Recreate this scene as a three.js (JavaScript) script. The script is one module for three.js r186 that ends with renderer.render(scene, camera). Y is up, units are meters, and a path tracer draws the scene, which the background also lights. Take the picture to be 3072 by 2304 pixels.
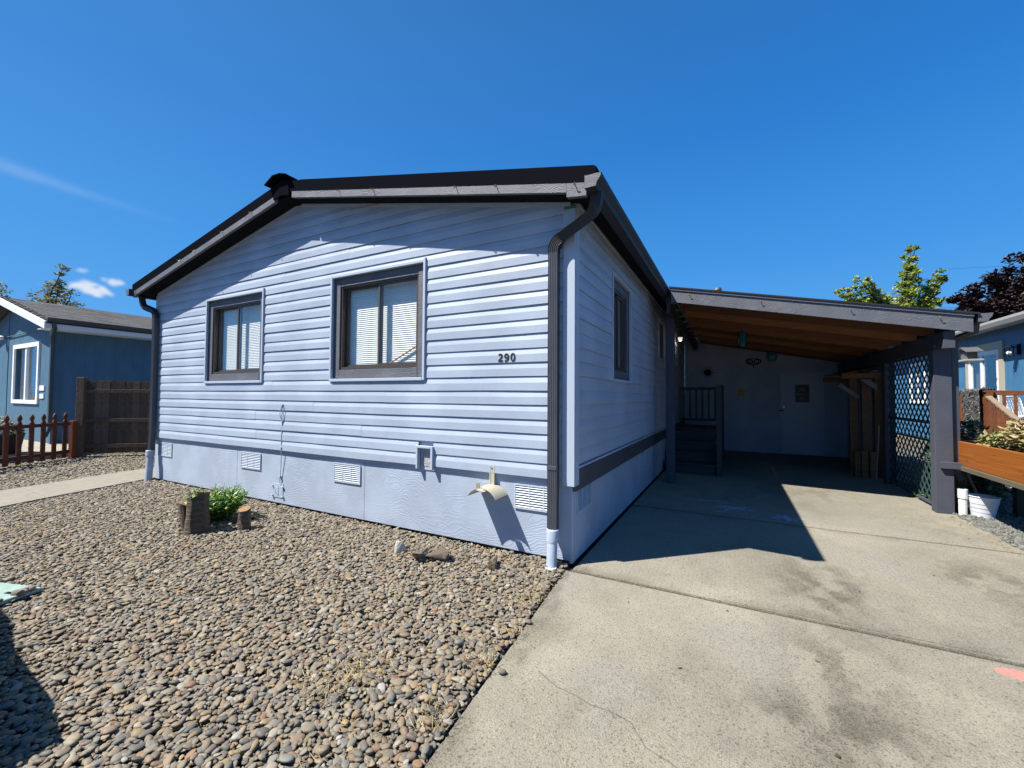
import * as THREE from 'three';
import { mergeGeometries, mergeVertices } from 'three/addons/utils/BufferGeometryUtils.js';
import { RoundedBoxGeometry } from 'three/addons/geometries/RoundedBoxGeometry.js';
import { TextGeometry } from 'three/addons/geometries/TextGeometry.js';
import { ConvexGeometry } from 'three/addons/geometries/ConvexGeometry.js';
import { FontLoader } from 'three/addons/loaders/FontLoader.js';

/* ------------------------------------------------ camera, sky, sun, exposure */
const scene = new THREE.Scene();
const camera = new THREE.PerspectiveCamera(85.18, 4 / 3, 0.05, 2000);
camera.position.set(1.1933, 1.4147, 3.3691);
camera.rotation.order = 'YXZ';
camera.rotation.set(0.0291, 0.4854, 0.007);

const EXPOSURE = 2.1;
const SUN = new THREE.Vector3(-0.415, 0.8221, 0.3897).normalize();

/* small deterministic noise kit */
function rng(seed) { let a = seed >>> 0; return () => { a = (a + 0x6D2B79F5) | 0; let t = Math.imul(a ^ (a >>> 15), 1 | a); t = (t + Math.imul(t ^ (t >>> 7), 61 | t)) ^ t; return ((t ^ (t >>> 14)) >>> 0) / 4294967296; }; }
function hash(x, y) { let h = Math.imul(x | 0, 374761393) ^ Math.imul(y | 0, 668265263); h = Math.imul(h ^ (h >>> 13), 1274126177); return ((h ^ (h >>> 16)) >>> 0) / 4294967296; }
function vnoise(x, y) { const xi = Math.floor(x), yi = Math.floor(y), fx = x - xi, fy = y - yi, u = fx * fx * (3 - 2 * fx), v = fy * fy * (3 - 2 * fy); const a = hash(xi, yi), b = hash(xi + 1, yi), c = hash(xi, yi + 1), d = hash(xi + 1, yi + 1); return a + (b - a) * u + (c - a) * v + (a - b - c + d) * u * v; }
function fbm(x, y, o = 4) { let s = 0, a = 0.5, n = 0; for (let i = 0; i < o; i++) { s += a * vnoise(x, y); n += a; a *= 0.5; x = x * 2.03 + 17.1; y = y * 2.03 + 5.7; } return s / n; }
const clamp = (v, a = 0, b = 1) => Math.min(b, Math.max(a, v));
const sstep = (a, b, v) => { const t = clamp((v - a) / (b - a)); return t * t * (3 - 2 * t); };
const mixc = (a, b, t) => [a[0] + (b[0] - a[0]) * t, a[1] + (b[1] - a[1]) * t, a[2] + (b[2] - a[2]) * t];

/* the sky: clear blue air, paler low down and towards the sun, a few small clouds and one streak of cirrus */
{
  const W = 2048, H = 1024, data = new Float32Array(W * H * 4);
  const stops = [[-90, [.10, .30, .62]], [0, [.15, .46, .92]], [6, [.115, .41, .88]], [16, [.060, .315, .80]], [30, [.023, .200, .63]], [46, [.011, .130, .44]], [90, [.010, .075, .31]]];
  const C = [[-2.848, .173, .025, .015, 1], [-2.821, .188, .012, .008, .85], [-2.860, .202, .007, .004, .45], [-2.834, .193, .005, .004, .4]]; // azimuth, elevation, half width, half height, thickness
  for (let j = 0; j < H; j++) for (let i = 0; i < W; i++) {
    const az = ((i + .5) / W - .5) * 2 * Math.PI, el = ((j + .5) / H - .5) * Math.PI, ed = el * 180 / Math.PI;
    let k = 0; while (k < stops.length - 2 && ed > stops[k + 1][0]) k++;
    const t = clamp((ed - stops[k][0]) / (stops[k + 1][0] - stops[k][0]));
    let c = mixc(stops[k][1], stops[k + 1][1], t);
    const d = [Math.cos(el) * Math.cos(az), Math.sin(el), Math.cos(el) * Math.sin(az)];
    const g = d[0] * SUN.x + d[1] * SUN.y + d[2] * SUN.z;
    c = mixc(c, [.15, .43, .88], clamp(.42 * Math.pow(clamp((g + .25) / 1.25), 1.6)));
    for (const [ca, ce, w, h, a] of C) {
      const u = (az - ca) / w, v = (el - ce) / h; if (Math.abs(u) > 2 || Math.abs(v) > 2) continue;
      const n = fbm(az * 90, el * 130, 5), m = (1 - u * u * .8 - v * v * (v < 0 ? 1.6 : .8)) + (n - .5) * 1.7;
      c = mixc(c, [.72, .80, .93], a * sstep(.12, .75, m));
    }
    // thin cirrus streak
    const sa = az + 2.955, st = el - (.334 - sa * .10), sw = .009 - .022 * sa; // slanting line
    if (sa > -.5 && sa < .24) { const n = fbm(az * 30, el * 90, 4); c = mixc(c, [.50, .70, .95], .24 * Math.exp(-(st * st) / (sw * sw)) * sstep(.24, -.02, sa) * (.4 + n)); }
    const o = (j * W + i) * 4; data[o] = c[0] / EXPOSURE; data[o + 1] = c[1] / EXPOSURE; data[o + 2] = c[2] / EXPOSURE; data[o + 3] = 1;
  }
  const sky = new THREE.DataTexture(data, W, H, THREE.RGBAFormat, THREE.FloatType);
  sky.mapping = THREE.EquirectangularReflectionMapping; sky.magFilter = THREE.LinearFilter; sky.minFilter = THREE.LinearFilter; sky.needsUpdate = true;
  scene.background = sky; scene.environment = sky;
}
const sun = new THREE.DirectionalLight(new THREE.Color(1, .955, .87), 5);
sun.position.copy(SUN).multiplyScalar(60); sun.target.position.set(-3, 0, -3);
sun.position.add(sun.target.position);
sun.castShadow = true; sun.shadow.mapSize.set(4096, 4096);
Object.assign(sun.shadow.camera, { left: -26, right: 26, top: 26, bottom: -26, near: 1, far: 140 });
scene.add(sun, sun.target);

const renderer = new THREE.WebGLRenderer({ antialias: true });
renderer.toneMapping = THREE.LinearToneMapping;
renderer.toneMappingExposure = EXPOSURE;
renderer.shadowMap.enabled = true;

/* ------------------------------------------------ helpers */
const taken = new Map();
const numbered = n => { const k = taken.get(n) || 0; taken.set(n, k + 1); return k ? `${n}_${String(k).padStart(3, '0')}` : n; };
function thing(name, label, category, group, pos = [0, 0, 0], turn = 0) {
  const o = new THREE.Group(); o.name = numbered(name); o.position.set(...pos); o.rotation.y = turn; scene.add(o);
  o.userData = { label, category }; if (group) o.userData.group = group; return o;
}
function boxUV(g) { // uv in metres from position, by the face's main direction
  if (!g.attributes.normal) g.computeVertexNormals();
  const p = g.attributes.position, n = g.attributes.normal, uv = new Float32Array(p.count * 2);
  for (let i = 0; i < p.count; i++) {
    const ax = Math.abs(n.getX(i)), ay = Math.abs(n.getY(i)), az = Math.abs(n.getZ(i));
    if (ay > ax && ay > az) { uv[2 * i] = p.getX(i); uv[2 * i + 1] = p.getZ(i); }
    else if (az >= ax) { uv[2 * i] = p.getX(i); uv[2 * i + 1] = p.getY(i); }
    else { uv[2 * i] = p.getZ(i); uv[2 * i + 1] = p.getY(i); }
  }
  g.setAttribute('uv', new THREE.BufferAttribute(uv, 2)); return g;
}
function flat(g) { g = g.index ? g.toNonIndexed() : g; for (const k of Object.keys(g.attributes)) if (!['position', 'normal', 'uv', 'color'].includes(k)) g.deleteAttribute(k); g.clearGroups(); return g; }
function merge(list) { const l = list.map(flat); const c = l.some(g => g.attributes.color); return mergeGeometries(l.map(g => { if (!c && g.attributes.color) g.deleteAttribute('color'); return g; })); }
function mesh(name, geo, m, parent) {
  const g = Array.isArray(geo) ? merge(geo) : geo;
  if (!g.userData.keepUV) boxUV(g);
  const o = new THREE.Mesh(g, m); o.name = parent === scene ? numbered(name) : name; o.castShadow = o.receiveShadow = true; parent.add(o); return o;
}
const part = (parent, name, geo, m) => mesh(name, geo, m, parent);
function single(name, geo, m, label, category, group) { const o = mesh(name, geo, m, scene); o.userData = { label, category }; if (group) o.userData.group = group; return o; }
function setting(name, geo, m) { const o = mesh(name, geo, m, scene); o.userData = { kind: 'structure' }; return o; }
const bx = (x0, x1, y0, y1, z0, z1) => new THREE.BoxGeometry(x1 - x0, y1 - y0, z1 - z0).translate((x0 + x1) / 2, (y0 + y1) / 2, (z0 + z1) / 2);
const rb = (x0, x1, y0, y1, z0, z1, r = .006) => new RoundedBoxGeometry(x1 - x0, y1 - y0, z1 - z0, 1, r).translate((x0 + x1) / 2, (y0 + y1) / 2, (z0 + z1) / 2);
const cyl = (r0, r1, h, x, y, z, s = 20) => new THREE.CylinderGeometry(r1, r0, h, s).translate(x, y + h / 2, z);
function prism(pts, depth, z = 0, holes = []) { // extrude an x-y outline along z
  const s = new THREE.Shape(pts.map(p => new THREE.Vector2(p[0], p[1])));
  for (const h of holes) s.holes.push(new THREE.Path(h.map(p => new THREE.Vector2(p[0], p[1]))));
  return new THREE.ExtrudeGeometry(s, { depth, bevelEnabled: false }).translate(0, 0, z);
}
const rect = (x0, x1, y0, y1) => [[x0, y0], [x1, y0], [x1, y1], [x0, y1]];
function bar(a, b, w, h) { // a squared bar between two points
  const A = new THREE.Vector3(...a), B = new THREE.Vector3(...b), d = B.clone().sub(A), L = d.length();
  const g = new THREE.BoxGeometry(w, h, L); const m = new THREE.Matrix4().lookAt(A, B, new THREE.Vector3(0, 1, 0)); if (Math.abs(d.y / L) > .99) m.lookAt(A, B, new THREE.Vector3(0, 0, 1));
  return g.applyMatrix4(m).translate((A.x + B.x) / 2, (A.y + B.y) / 2, (A.z + B.z) / 2);
}
const tube = (pts, r, seg = 40, rad = 8) => new THREE.TubeGeometry(new THREE.CatmullRomCurve3(pts.map(p => new THREE.Vector3(...p))), seg, r, rad);
const rod = (a, b, r, n = 8) => { const A = new THREE.Vector3(...a), B = new THREE.Vector3(...b), d = B.clone().sub(A); return new THREE.CylinderGeometry(r, r, d.length(), n).applyQuaternion(new THREE.Quaternion().setFromUnitVectors(new THREE.Vector3(0, 1, 0), d.clone().normalize())).translate((A.x + B.x) / 2, (A.y + B.y) / 2, (A.z + B.z) / 2); };
function sweep(profile, path) { // closed 2-D profile carried along a polyline, mitred, its v axis kept near the given side vector
  const P = path.map(p => new THREE.Vector3(...p)), n = profile.length, pos = [], idx = [];
  let side = new THREE.Vector3(1, 0, 0);
  P.forEach((p, i) => {
    const a = i ? p.clone().sub(P[i - 1]).normalize() : null, b = i < P.length - 1 ? P[i + 1].clone().sub(p).normalize() : null;
    const t = (a && b ? a.clone().add(b) : (a || b)).normalize(), k = a && b ? 1 / Math.max(.5, t.dot(a)) : 1;
    const s = side.clone().addScaledVector(t, -side.dot(t)).normalize(), u = t.clone().cross(s);
    profile.forEach(([x, y]) => { const q = p.clone().addScaledVector(s, x).addScaledVector(u, y * (k > 1 ? Math.min(k, 1.25) : 1)); pos.push(q.x, q.y, q.z); });
  });
  for (let i = 0; i < P.length - 1; i++) for (let j = 0; j < n; j++) { const a = i * n + j, b = i * n + (j + 1) % n, c = a + n, d = b + n; idx.push(a, b, c, b, d, c); }
  const f = THREE.ShapeUtils.triangulateShape(profile.map(q => new THREE.Vector2(...q)), []); const L = (P.length - 1) * n;
  for (const [a, b, c] of f) { idx.push(a, c, b, L + a, L + b, L + c); }
  const g = new THREE.BufferGeometry(); g.setAttribute('position', new THREE.Float32BufferAttribute(pos, 3)); g.setIndex(idx);
  const h = g.toNonIndexed(); h.computeVertexNormals(); return h;
}
/* ------------------------------------------------ textures and materials */
const enc = v => Math.round(255 * Math.pow(clamp(v), 1 / 2.2));
function colourMap(w, h, fn) { const d = new Uint8Array(w * h * 4); for (let j = 0; j < h; j++) for (let i = 0; i < w; i++) { const c = fn((i + .5) / w, (j + .5) / h, i, j), o = (j * w + i) * 4; d[o] = enc(c[0]); d[o + 1] = enc(c[1]); d[o + 2] = enc(c[2]); d[o + 3] = 255; } const t = new THREE.DataTexture(d, w, h); t.colorSpace = THREE.SRGBColorSpace; return fin(t); }
function greyMap(w, h, fn) { const d = new Uint8Array(w * h * 4); for (let j = 0; j < h; j++) for (let i = 0; i < w; i++) { const c = Math.round(255 * clamp(fn((i + .5) / w, (j + .5) / h, i, j))), o = (j * w + i) * 4; d[o] = d[o + 1] = d[o + 2] = c; d[o + 3] = 255; } return fin(new THREE.DataTexture(d, w, h)); }
function fin(t) { t.wrapS = t.wrapT = THREE.RepeatWrapping; t.magFilter = THREE.LinearFilter; t.minFilter = THREE.LinearMipmapLinearFilter; t.generateMipmaps = true; t.needsUpdate = true; return t; }
const scaled = (t, sx, sy, rot = 0) => { const c = t.clone(); c.repeat.set(sx, sy); c.rotation = rot; c.needsUpdate = true; return c; };
const lin = (r, g, b) => new THREE.Color().setRGB(r, g, b);
const mat = (c, rough = .7, o = {}) => new THREE.MeshStandardMaterial({ color: lin(...c), roughness: rough, side: THREE.DoubleSide, ...o });
// wrap-around blend so tiles do not show a seam
const tiled = (f, P) => (u, v) => { const a = sstep(.85, 1, u), b = sstep(.85, 1, v); return f(u * P, v * P) * (1 - a) * (1 - b) + f((u - 1) * P, v * P) * a * (1 - b) + f(u * P, (v - 1) * P) * (1 - a) * b + f((u - 1) * P, (v - 1) * P) * a * b; };

const fineT = greyMap(512, 512, tiled((x, y) => .55 * fbm(x * 90, y * 90, 2) + .45 * fbm(x * 16, y * 16, 3), 1));
const softT = greyMap(512, 512, tiled((x, y) => fbm(x * 7, y * 7, 5), 1));
const mott = (lo, hi, f = 7, o = 5) => { const q = tiled((x, y) => fbm(x * f, y * f, o), 1); return colourMap(512, 512, (u, v) => { const k = lo + (hi - lo) * sstep(.25, .75, q(u, v)); return [k, k, k]; }); };
const mottT = mott(.86, 1), mottStrongT = mott(.6, 1, 9, 6);
// cathedral grain embossed on the skirting and the fascia boards
const embossT = greyMap(1536, 512, (u, v) => {
  const x = u * 3, y = v; let cy = .5, w = 1; const e = Math.min(u, 1 - u);
  const warp = fbm(x * 2.2, y * 2.5, 4) * 1.6, arch = Math.pow(Math.abs(y - .55 - .12 * Math.sin(x * 2.1)), 1.4) * 2.2 + warp * .5 + x * .16;
  const r = .5 + .5 * Math.sin(arch * 95); const fine = fbm(x * 26, y * 210, 3);
  const patch = sstep(.46, .62, fbm(x * 1.7 + 9, y * 2.4, 3)); return .45 + .33 * (Math.pow(r, 2.5) - .4) * patch + .38 * (fine - .5) * (1.1 - patch * .6);
});
// straight wood grain along u
const grain = tiled((x, y) => { const n = fbm(x * 2.5, y * 36 + fbm(x * 2, y * 4, 3) * 6, 4); return n; }, 1);
const grainV = greyMap(512, 512, (u, v) => grain(u, v));
const grainC = colourMap(512, 512, (u, v) => { const k = .62 + .55 * (grain(u, v) - .2); const kn = Math.hypot((u - .3) * 3, (v - .62) * 5) ; const kn2 = Math.hypot((u - .77) * 3, (v - .2) * 5); const s = 1 - .55 * sstep(.14, .04, Math.min(kn, kn2)); return [k * s, k * s * .98, k * s * .95]; });
const grainCV = scaled(grainC, 1, 1, Math.PI / 2), grainVV = scaled(grainV, 1, 1, Math.PI / 2);

const PAINT = [.355, .410, .505];
const M = {
  siding: mat(PAINT, .5, { map: scaled(mottT, .35, .5), bumpMap: scaled(fineT, 3, 3), bumpScale: .0006 }),
  skirt: mat([.355, .413, .508], .62, { map: scaled(mottT, .5, .5), bumpMap: scaled(embossT, .30, 1.35), bumpScale: .0026 }),
  trimPale: mat([.372, .424, .512], .5),
  charcoal: mat([.100, .106, .128], .62, { bumpMap: scaled(embossT, .5, 3), bumpScale: .005, map: scaled(mottT, 1, 1) }),
  charcoalFlat: mat([.054, .058, .072], .55, { bumpMap: scaled(fineT, 4, 4), bumpScale: .0005, map: scaled(mottT, 1, 1) }),
  gutterMetal: mat([.020, .021, .026], .6, { bumpMap: scaled(fineT, 4, 4), bumpScale: .0004 }),
  charcoalPost: mat([.054, .060, .082], .85, { bumpMap: scaled(grainVV, 9, 1.5), bumpScale: .0012, map: scaled(mottT, 1.3, .7) }),
  roofMetal: new THREE.MeshPhysicalMaterial({ color: lin(.0075, .008, .011), roughness: .9, specularIntensity: 0, side: THREE.DoubleSide, bumpMap: scaled(softT, 1, 1), bumpScale: .002 }),
  black: new THREE.MeshPhysicalMaterial({ color: lin(.0085, .0088, .0105), roughness: .85, specularIntensity: .15, side: THREE.DoubleSide }),
  bronze: mat([.085, .064, .048], .4, { metalness: .3 }),
  glass: new THREE.MeshPhysicalMaterial({ color: 0xffffff, roughness: 0, transmission: 1, thickness: 0, ior: 1.5 }),
  blind: mat([.72, .74, .70], .55),
  room: mat([.0624, .0585, .0546], .9),
  pvc: mat([.70, .70, .66], .4),
  pvcPaint: mat([.35, .41, .51], .5, { map: scaled(mottT, 2, 2) }),
  cream: mat([.4056, .3744, .2886], .45),
  lumber: mat([.2106, .0897, .0351], .75, { map: scaled(grainC, .8, 4), bumpMap: scaled(grainV, .8, 4), bumpScale: .0015 }),
  lumberV: mat([.156, .078, .03276], .75, { map: scaled(grainCV, 4, .8), bumpMap: scaled(grainVV, 4, .8), bumpScale: .0015 }),
  ply: mat([.09, .036, .015], .8, { map: scaled(grainC, .4, 1.5) }),
  wallPaint: mat(PAINT, .7, { bumpMap: scaled(fineT, 2, 2), bumpScale: .001, map: scaled(mottT, .6, .6) }),
  darkStain: mat([.022, .024, .030], .7, { bumpMap: scaled(grainV, 1, 4), bumpScale: .001 }),
};

/* ------------------------------------------------ ground */
const R0 = rng(11);
setting('ground', new THREE.PlaneGeometry(600, 600).rotateX(-Math.PI / 2).translate(0, -.09, 0), mat([.1248, .1053, .078], 1, { map: scaled(mottStrongT, .6, .6) }));
setting('street', bx(-60, 60, -.3, -.045, 3.12, 14), mat([.0468, .0468, .04836], .95, { map: scaled(mottStrongT, 1.2, 1.2), bumpMap: scaled(fineT, 4, 4), bumpScale: .004 }));

/* the concrete drive: three pours with open joints between them */
function concreteAt(x, z, g) {
  const big = fbm(x * .9 + 3, z * .9 + 40, 4), mid = fbm(x * 5 + 8, z * 5, 4);
  let c = [.235, .214, .166]; const k = .66 + .52 * big + .30 * (mid - .5); c = [c[0] * k, c[1] * k, c[2] * k];
  c = mixc(c, [.218, .204, .172], .5 * sstep(.52, .70, fbm(x * 1.6 + 21, z * 1.6 + 7, 4)));           // greyer worn paste
  // exposed sand and fine stone
  const s1 = vnoise(x * 330, z * 330), s2 = vnoise(x * 185 + 40, z * 185), s3 = hash(Math.floor(x * 420), Math.floor(z * 420));
  let sp = 1 + .56 * (s1 - .5) + .50 * (s3 - .5);
  let dark = sstep(.70, .84, s2) * .42 + sstep(.66, .86, s1) * .42;
  // old oil and tyre marks, dirt along the edge: they darken the sand between the grains
  let st = 0; for (const [sx, sz, rx, rz, a] of STAINS) { const q = ((x - sx) / rx) ** 2 + ((z - sz) / rz) ** 2; if (q < 5) st += .82 * a * Math.exp(-q * 1.15) * (.12 + 1.15 * sstep(.36, .62, fbm(x * 8.5 + sx * 9, z * 5, 5)) * (.45 + .9 * fbm(x * 34, z * 26 + 5, 3))); }
  const dl = x - (-.032 + .082 * z); if (z > -.1) st += .75 * sstep(.34, .02, dl) * sstep(.33, .68, fbm(x * 7, z * 3.2, 4));
  if (z > -2.25 && z < .12) st += .45 * sstep(.22, .0, Math.min(Math.abs(z - .09), Math.abs(z + 2.25))) * sstep(.4, .7, fbm(x * 5, z * 5 + 3, 4));
  { const jw = .010 + .012 * fbm(x * 9, 3, 3), dj = Math.min(Math.abs(z - .092), Math.abs(z + 2.2505)); st += .9 * sstep(jw + .012, jw, dj); if (z < .092 && z > -.2) { const d2 = Math.abs(z - (.045 - .012 * (x - 1.6) + .012 * (fbm(x * 6, 8, 3) - .5))); st += 1.0 * sstep(.006, .002, d2) * sstep(.75, 1.2, x) * sstep(.30, .52, fbm(x * 5, 1, 3)); } }
  st = clamp(st, 0, 1.1);
  dark = clamp(dark + st * (.30 + .5 * sstep(.3, .75, s1 * .6 + s3 * .4)), 0, .85);
  c = [c[0] * sp * (1 - dark * .92), c[1] * sp * (1 - dark * .94), c[2] * sp * (1 - dark)];
  if (s3 > .9993) c = [.33, .32, .29];
  return c;
}
const STAINS = [[1.79, -.40, .30, .48, .85], [1.82, -.78, .36, .42, .55], [1.66, .55, .26, .42, .75], [1.44, 1.14, .26, .22, .8], [1.68, 1.04, .24, .2, .75], [1.55, 1.5, .35, .3, .6], [2.95, -1.26, .42, .5, .75], [2.2, .8, .5, .6, .28], [.62, 1.5, .35, .25, .28], [1.05, -.55, .4, .3, .35], [2.9, -.3, .5, .4, .35], [2.1, -4.2, .9, .7, .4], [1.1, -3.4, .6, .5, .45], [3.2, -2.9, .4, .6, .35]];
const seg = (x, z, a) => { let m = 1e9; for (let i = 0; i < a.length - 1; i++) { const [x0, z0] = a[i], [x1, z1] = a[i + 1], dx = x1 - x0, dz = z1 - z0, t = clamp(((x - x0) * dx + (z - z0) * dz) / (dx * dx + dz * dz)); m = Math.min(m, Math.hypot(x - x0 - dx * t, z - z0 - dz * t)); } return m; };
const CRACK = [[.30, 1.36], [.41, 1.42], [.48, 1.429], [.60, 1.46], [.715, 1.464], [.792, 1.483], [.87, 1.575], [1.0, 1.62], [1.2, 1.75], [1.3, 2.1], [1.28, 3.2]];
const CHALK = [[[1.0, -2.72], [1.30, -2.80]], [[1.05, -2.80], [1.42, -2.70]], [[1.12, -2.62], [1.36, -2.88]], [[1.62, -2.50], [1.90, -2.58]], [[1.66, -2.62], [1.86, -2.45]], [[1.74, -2.66], [1.77, -2.42]], [[.78, -2.98], [1.02, -3.05]], [[1.02, -2.45], [1.12, -2.56]]];
function slab(x0, x1, z0, z1, w, h, skew) {
  const g = new RoundedBoxGeometry(x1 - x0, .14, z1 - z0, 2, .012).translate((x0 + x1) / 2, -.07, (z0 + z1) / 2);
  const p = g.attributes.position; if (skew) for (let i = 0; i < p.count; i++) if (p.getX(i) < 1) p.setX(i, p.getX(i) - x0 + (-.032 + .082 * p.getZ(i)));
  const uv = new Float32Array(p.count * 2); for (let i = 0; i < p.count; i++) { uv[2 * i] = (p.getX(i) - x0) / (x1 - x0); uv[2 * i + 1] = (p.getZ(i) - z0) / (z1 - z0); }
  g.setAttribute('uv', new THREE.BufferAttribute(uv, 2)); g.userData.keepUV = true;
  const map = colourMap(w, h, (u, v) => {
    const x = x0 + u * (x1 - x0), z = z0 + v * (z1 - z0); let c = concreteAt(x, z);
    if (z > 1.2 && x < 1.4) { const d = seg(x + .012 * (fbm(x * 30, z * 30, 3) - .5), z + .02 * (fbm(x * 25 + 7, z * 25, 3) - .5), CRACK); if (d < .0035) c = mixc(c, [.05, .045, .04], .8 * sstep(.0035, .001, d)); }
    if (z < -2.3 && z > -3.3) for (const s of CHALK) { const d = seg(x, z, s); if (d < .03) c = mixc(c, [.22, .36, .56], .95 * sstep(.030, .012, d) * sstep(.30, .52, fbm(x * 60, z * 60, 3))); }
    { const q = ((x - 2.49) / .095) ** 2 + ((z - .215) / .055) ** 2; if (q < 1.2) c = mixc(c, [.50, .165, .135], .85 * sstep(1.1, .8, q) * sstep(.15, .5, fbm(x * 70, z * 70, 3))); }
    return c;
  });
  const m = mat([1, 1, 1], .92, { map, bumpMap: scaled(fineT, (x1 - x0) * 1.6, (z1 - z0) * 1.6), bumpScale: .004 });
  return [g, m];
}
{
  const drive = new THREE.Group(); drive.name = 'driveway'; drive.userData = { kind: 'structure' }; scene.add(drive);
  for (const a of [[-.03, 3.57, .102, 3.08, 1600, 1400, true], [.02, 3.57, -2.244, .082, 1280, 900], [.02, 4.0, -9.3, -2.257, 900, 1400]]) { const [g, m] = slab(...a); part(drive, 'concrete_slab', g, m); }
}
/* the footpath along the far side of the house */
{
  const path = new THREE.Group(); path.name = 'footpath'; path.userData = { kind: 'structure' }; scene.add(path);
  const q = tiled((x, y) => fbm(x * 12, y * 12, 5), 1);
  const pm = mat([.234, .2145, .1755], .92, { map: colourMap(512, 512, (u, v, i, j) => { const k = .74 + .3 * q(u, v) + .12 * (hash(i, j) - .5); return [k, k * .985, k * .95]; }), bumpMap: scaled(fineT, 2, 2), bumpScale: .003 });
  const near = [[-6.1, 3.05], [-6.68, 1.70], [-7.22, .04], [-7.42, -1.6], [-7.42, -9]], far = [[-7.5, 3.05], [-7.94, 1.5], [-8.33, -.1], [-8.5, -1.6], [-8.5, -9]];
  const L = (a, b, t) => [a[0] + (b[0] - a[0]) * t, a[1] + (b[1] - a[1]) * t];
  const cuts = [[near[0], far[0]], [[-6.80, 1.32], [-7.96, 1.28]], [[-7.23, -.02], [-8.33, -.06]], [near[3], far[3]], [near[4], far[4]]];
  for (let i = 0; i < cuts.length - 1; i++) {
    let [a, b] = cuts[i], [d, c] = cuts[i + 1]; const e = .006; const dv = [(d[0] - a[0]), (d[1] - a[1])], ln = Math.hypot(...dv); const ox = dv[0] / ln * e, oz = dv[1] / ln * e;
    const pts = [[a[0] + ox, -(a[1] + oz)], [d[0] - ox, -(d[1] - oz)], [c[0] - ox, -(c[1] - oz)], [b[0] + ox, -(b[1] + oz)]];
    const s = new THREE.Shape(pts.map(p => new THREE.Vector2(...p)));
    part(path, 'concrete_slab', new THREE.ExtrudeGeometry(s, { depth: .1, bevelEnabled: true, bevelSize: .004, bevelThickness: .008, bevelSegments: 1 }).rotateX(-Math.PI / 2).translate(0, -.068, 0), pm);
  }
}
/* river pebbles */
const inPath = (x, z) => { const t = clamp((3.05 - z) / 3); const n = z > 1.7 ? -6.1 - .43 * (3.05 - z) : z > .04 ? -6.68 - .325 * (1.7 - z) : -7.22 - .12 * Math.min(1.7, .04 - z); const f = z > 1.5 ? -7.5 - .284 * (3.05 - z) : z > -.1 ? -7.94 - .244 * (1.5 - z) : -8.33 - .113 * Math.min(1.5, -.1 - z); return x < n + .01 && x > f - .01; };
const driveEdge = z => -.032 + .082 * z;
function pebbleGeo(seed) {
  let g = new THREE.IcosahedronGeometry(1, 2); g.deleteAttribute('uv'); g.deleteAttribute('normal'); g = mergeVertices(g, 1e-4); const r = rng(seed); const a = r() * 6, b = r() * 6, k = .10 + r() * .12, e = .75 + r() * .3;
  const p = g.attributes.position; for (let i = 0; i < p.count; i++) { let x = p.getX(i), y = p.getY(i), z = p.getZ(i); const f = 1 + k * Math.sin(x * 2.1 + a) * Math.cos(z * 1.8 + b) + .06 * Math.sin(y * 3 + x * 3 + b); const sgn = v => Math.sign(v) * Math.pow(Math.abs(v), e); p.setXYZ(i, sgn(x) * f, y * f, sgn(z) * f * (1 - .12 * x * Math.sin(a))); }
  g.computeVertexNormals(); return g;
}
const pebGeos = [1, 2, 3, 4, 5, 6].map(s => pebbleGeo(s * 77));
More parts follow.
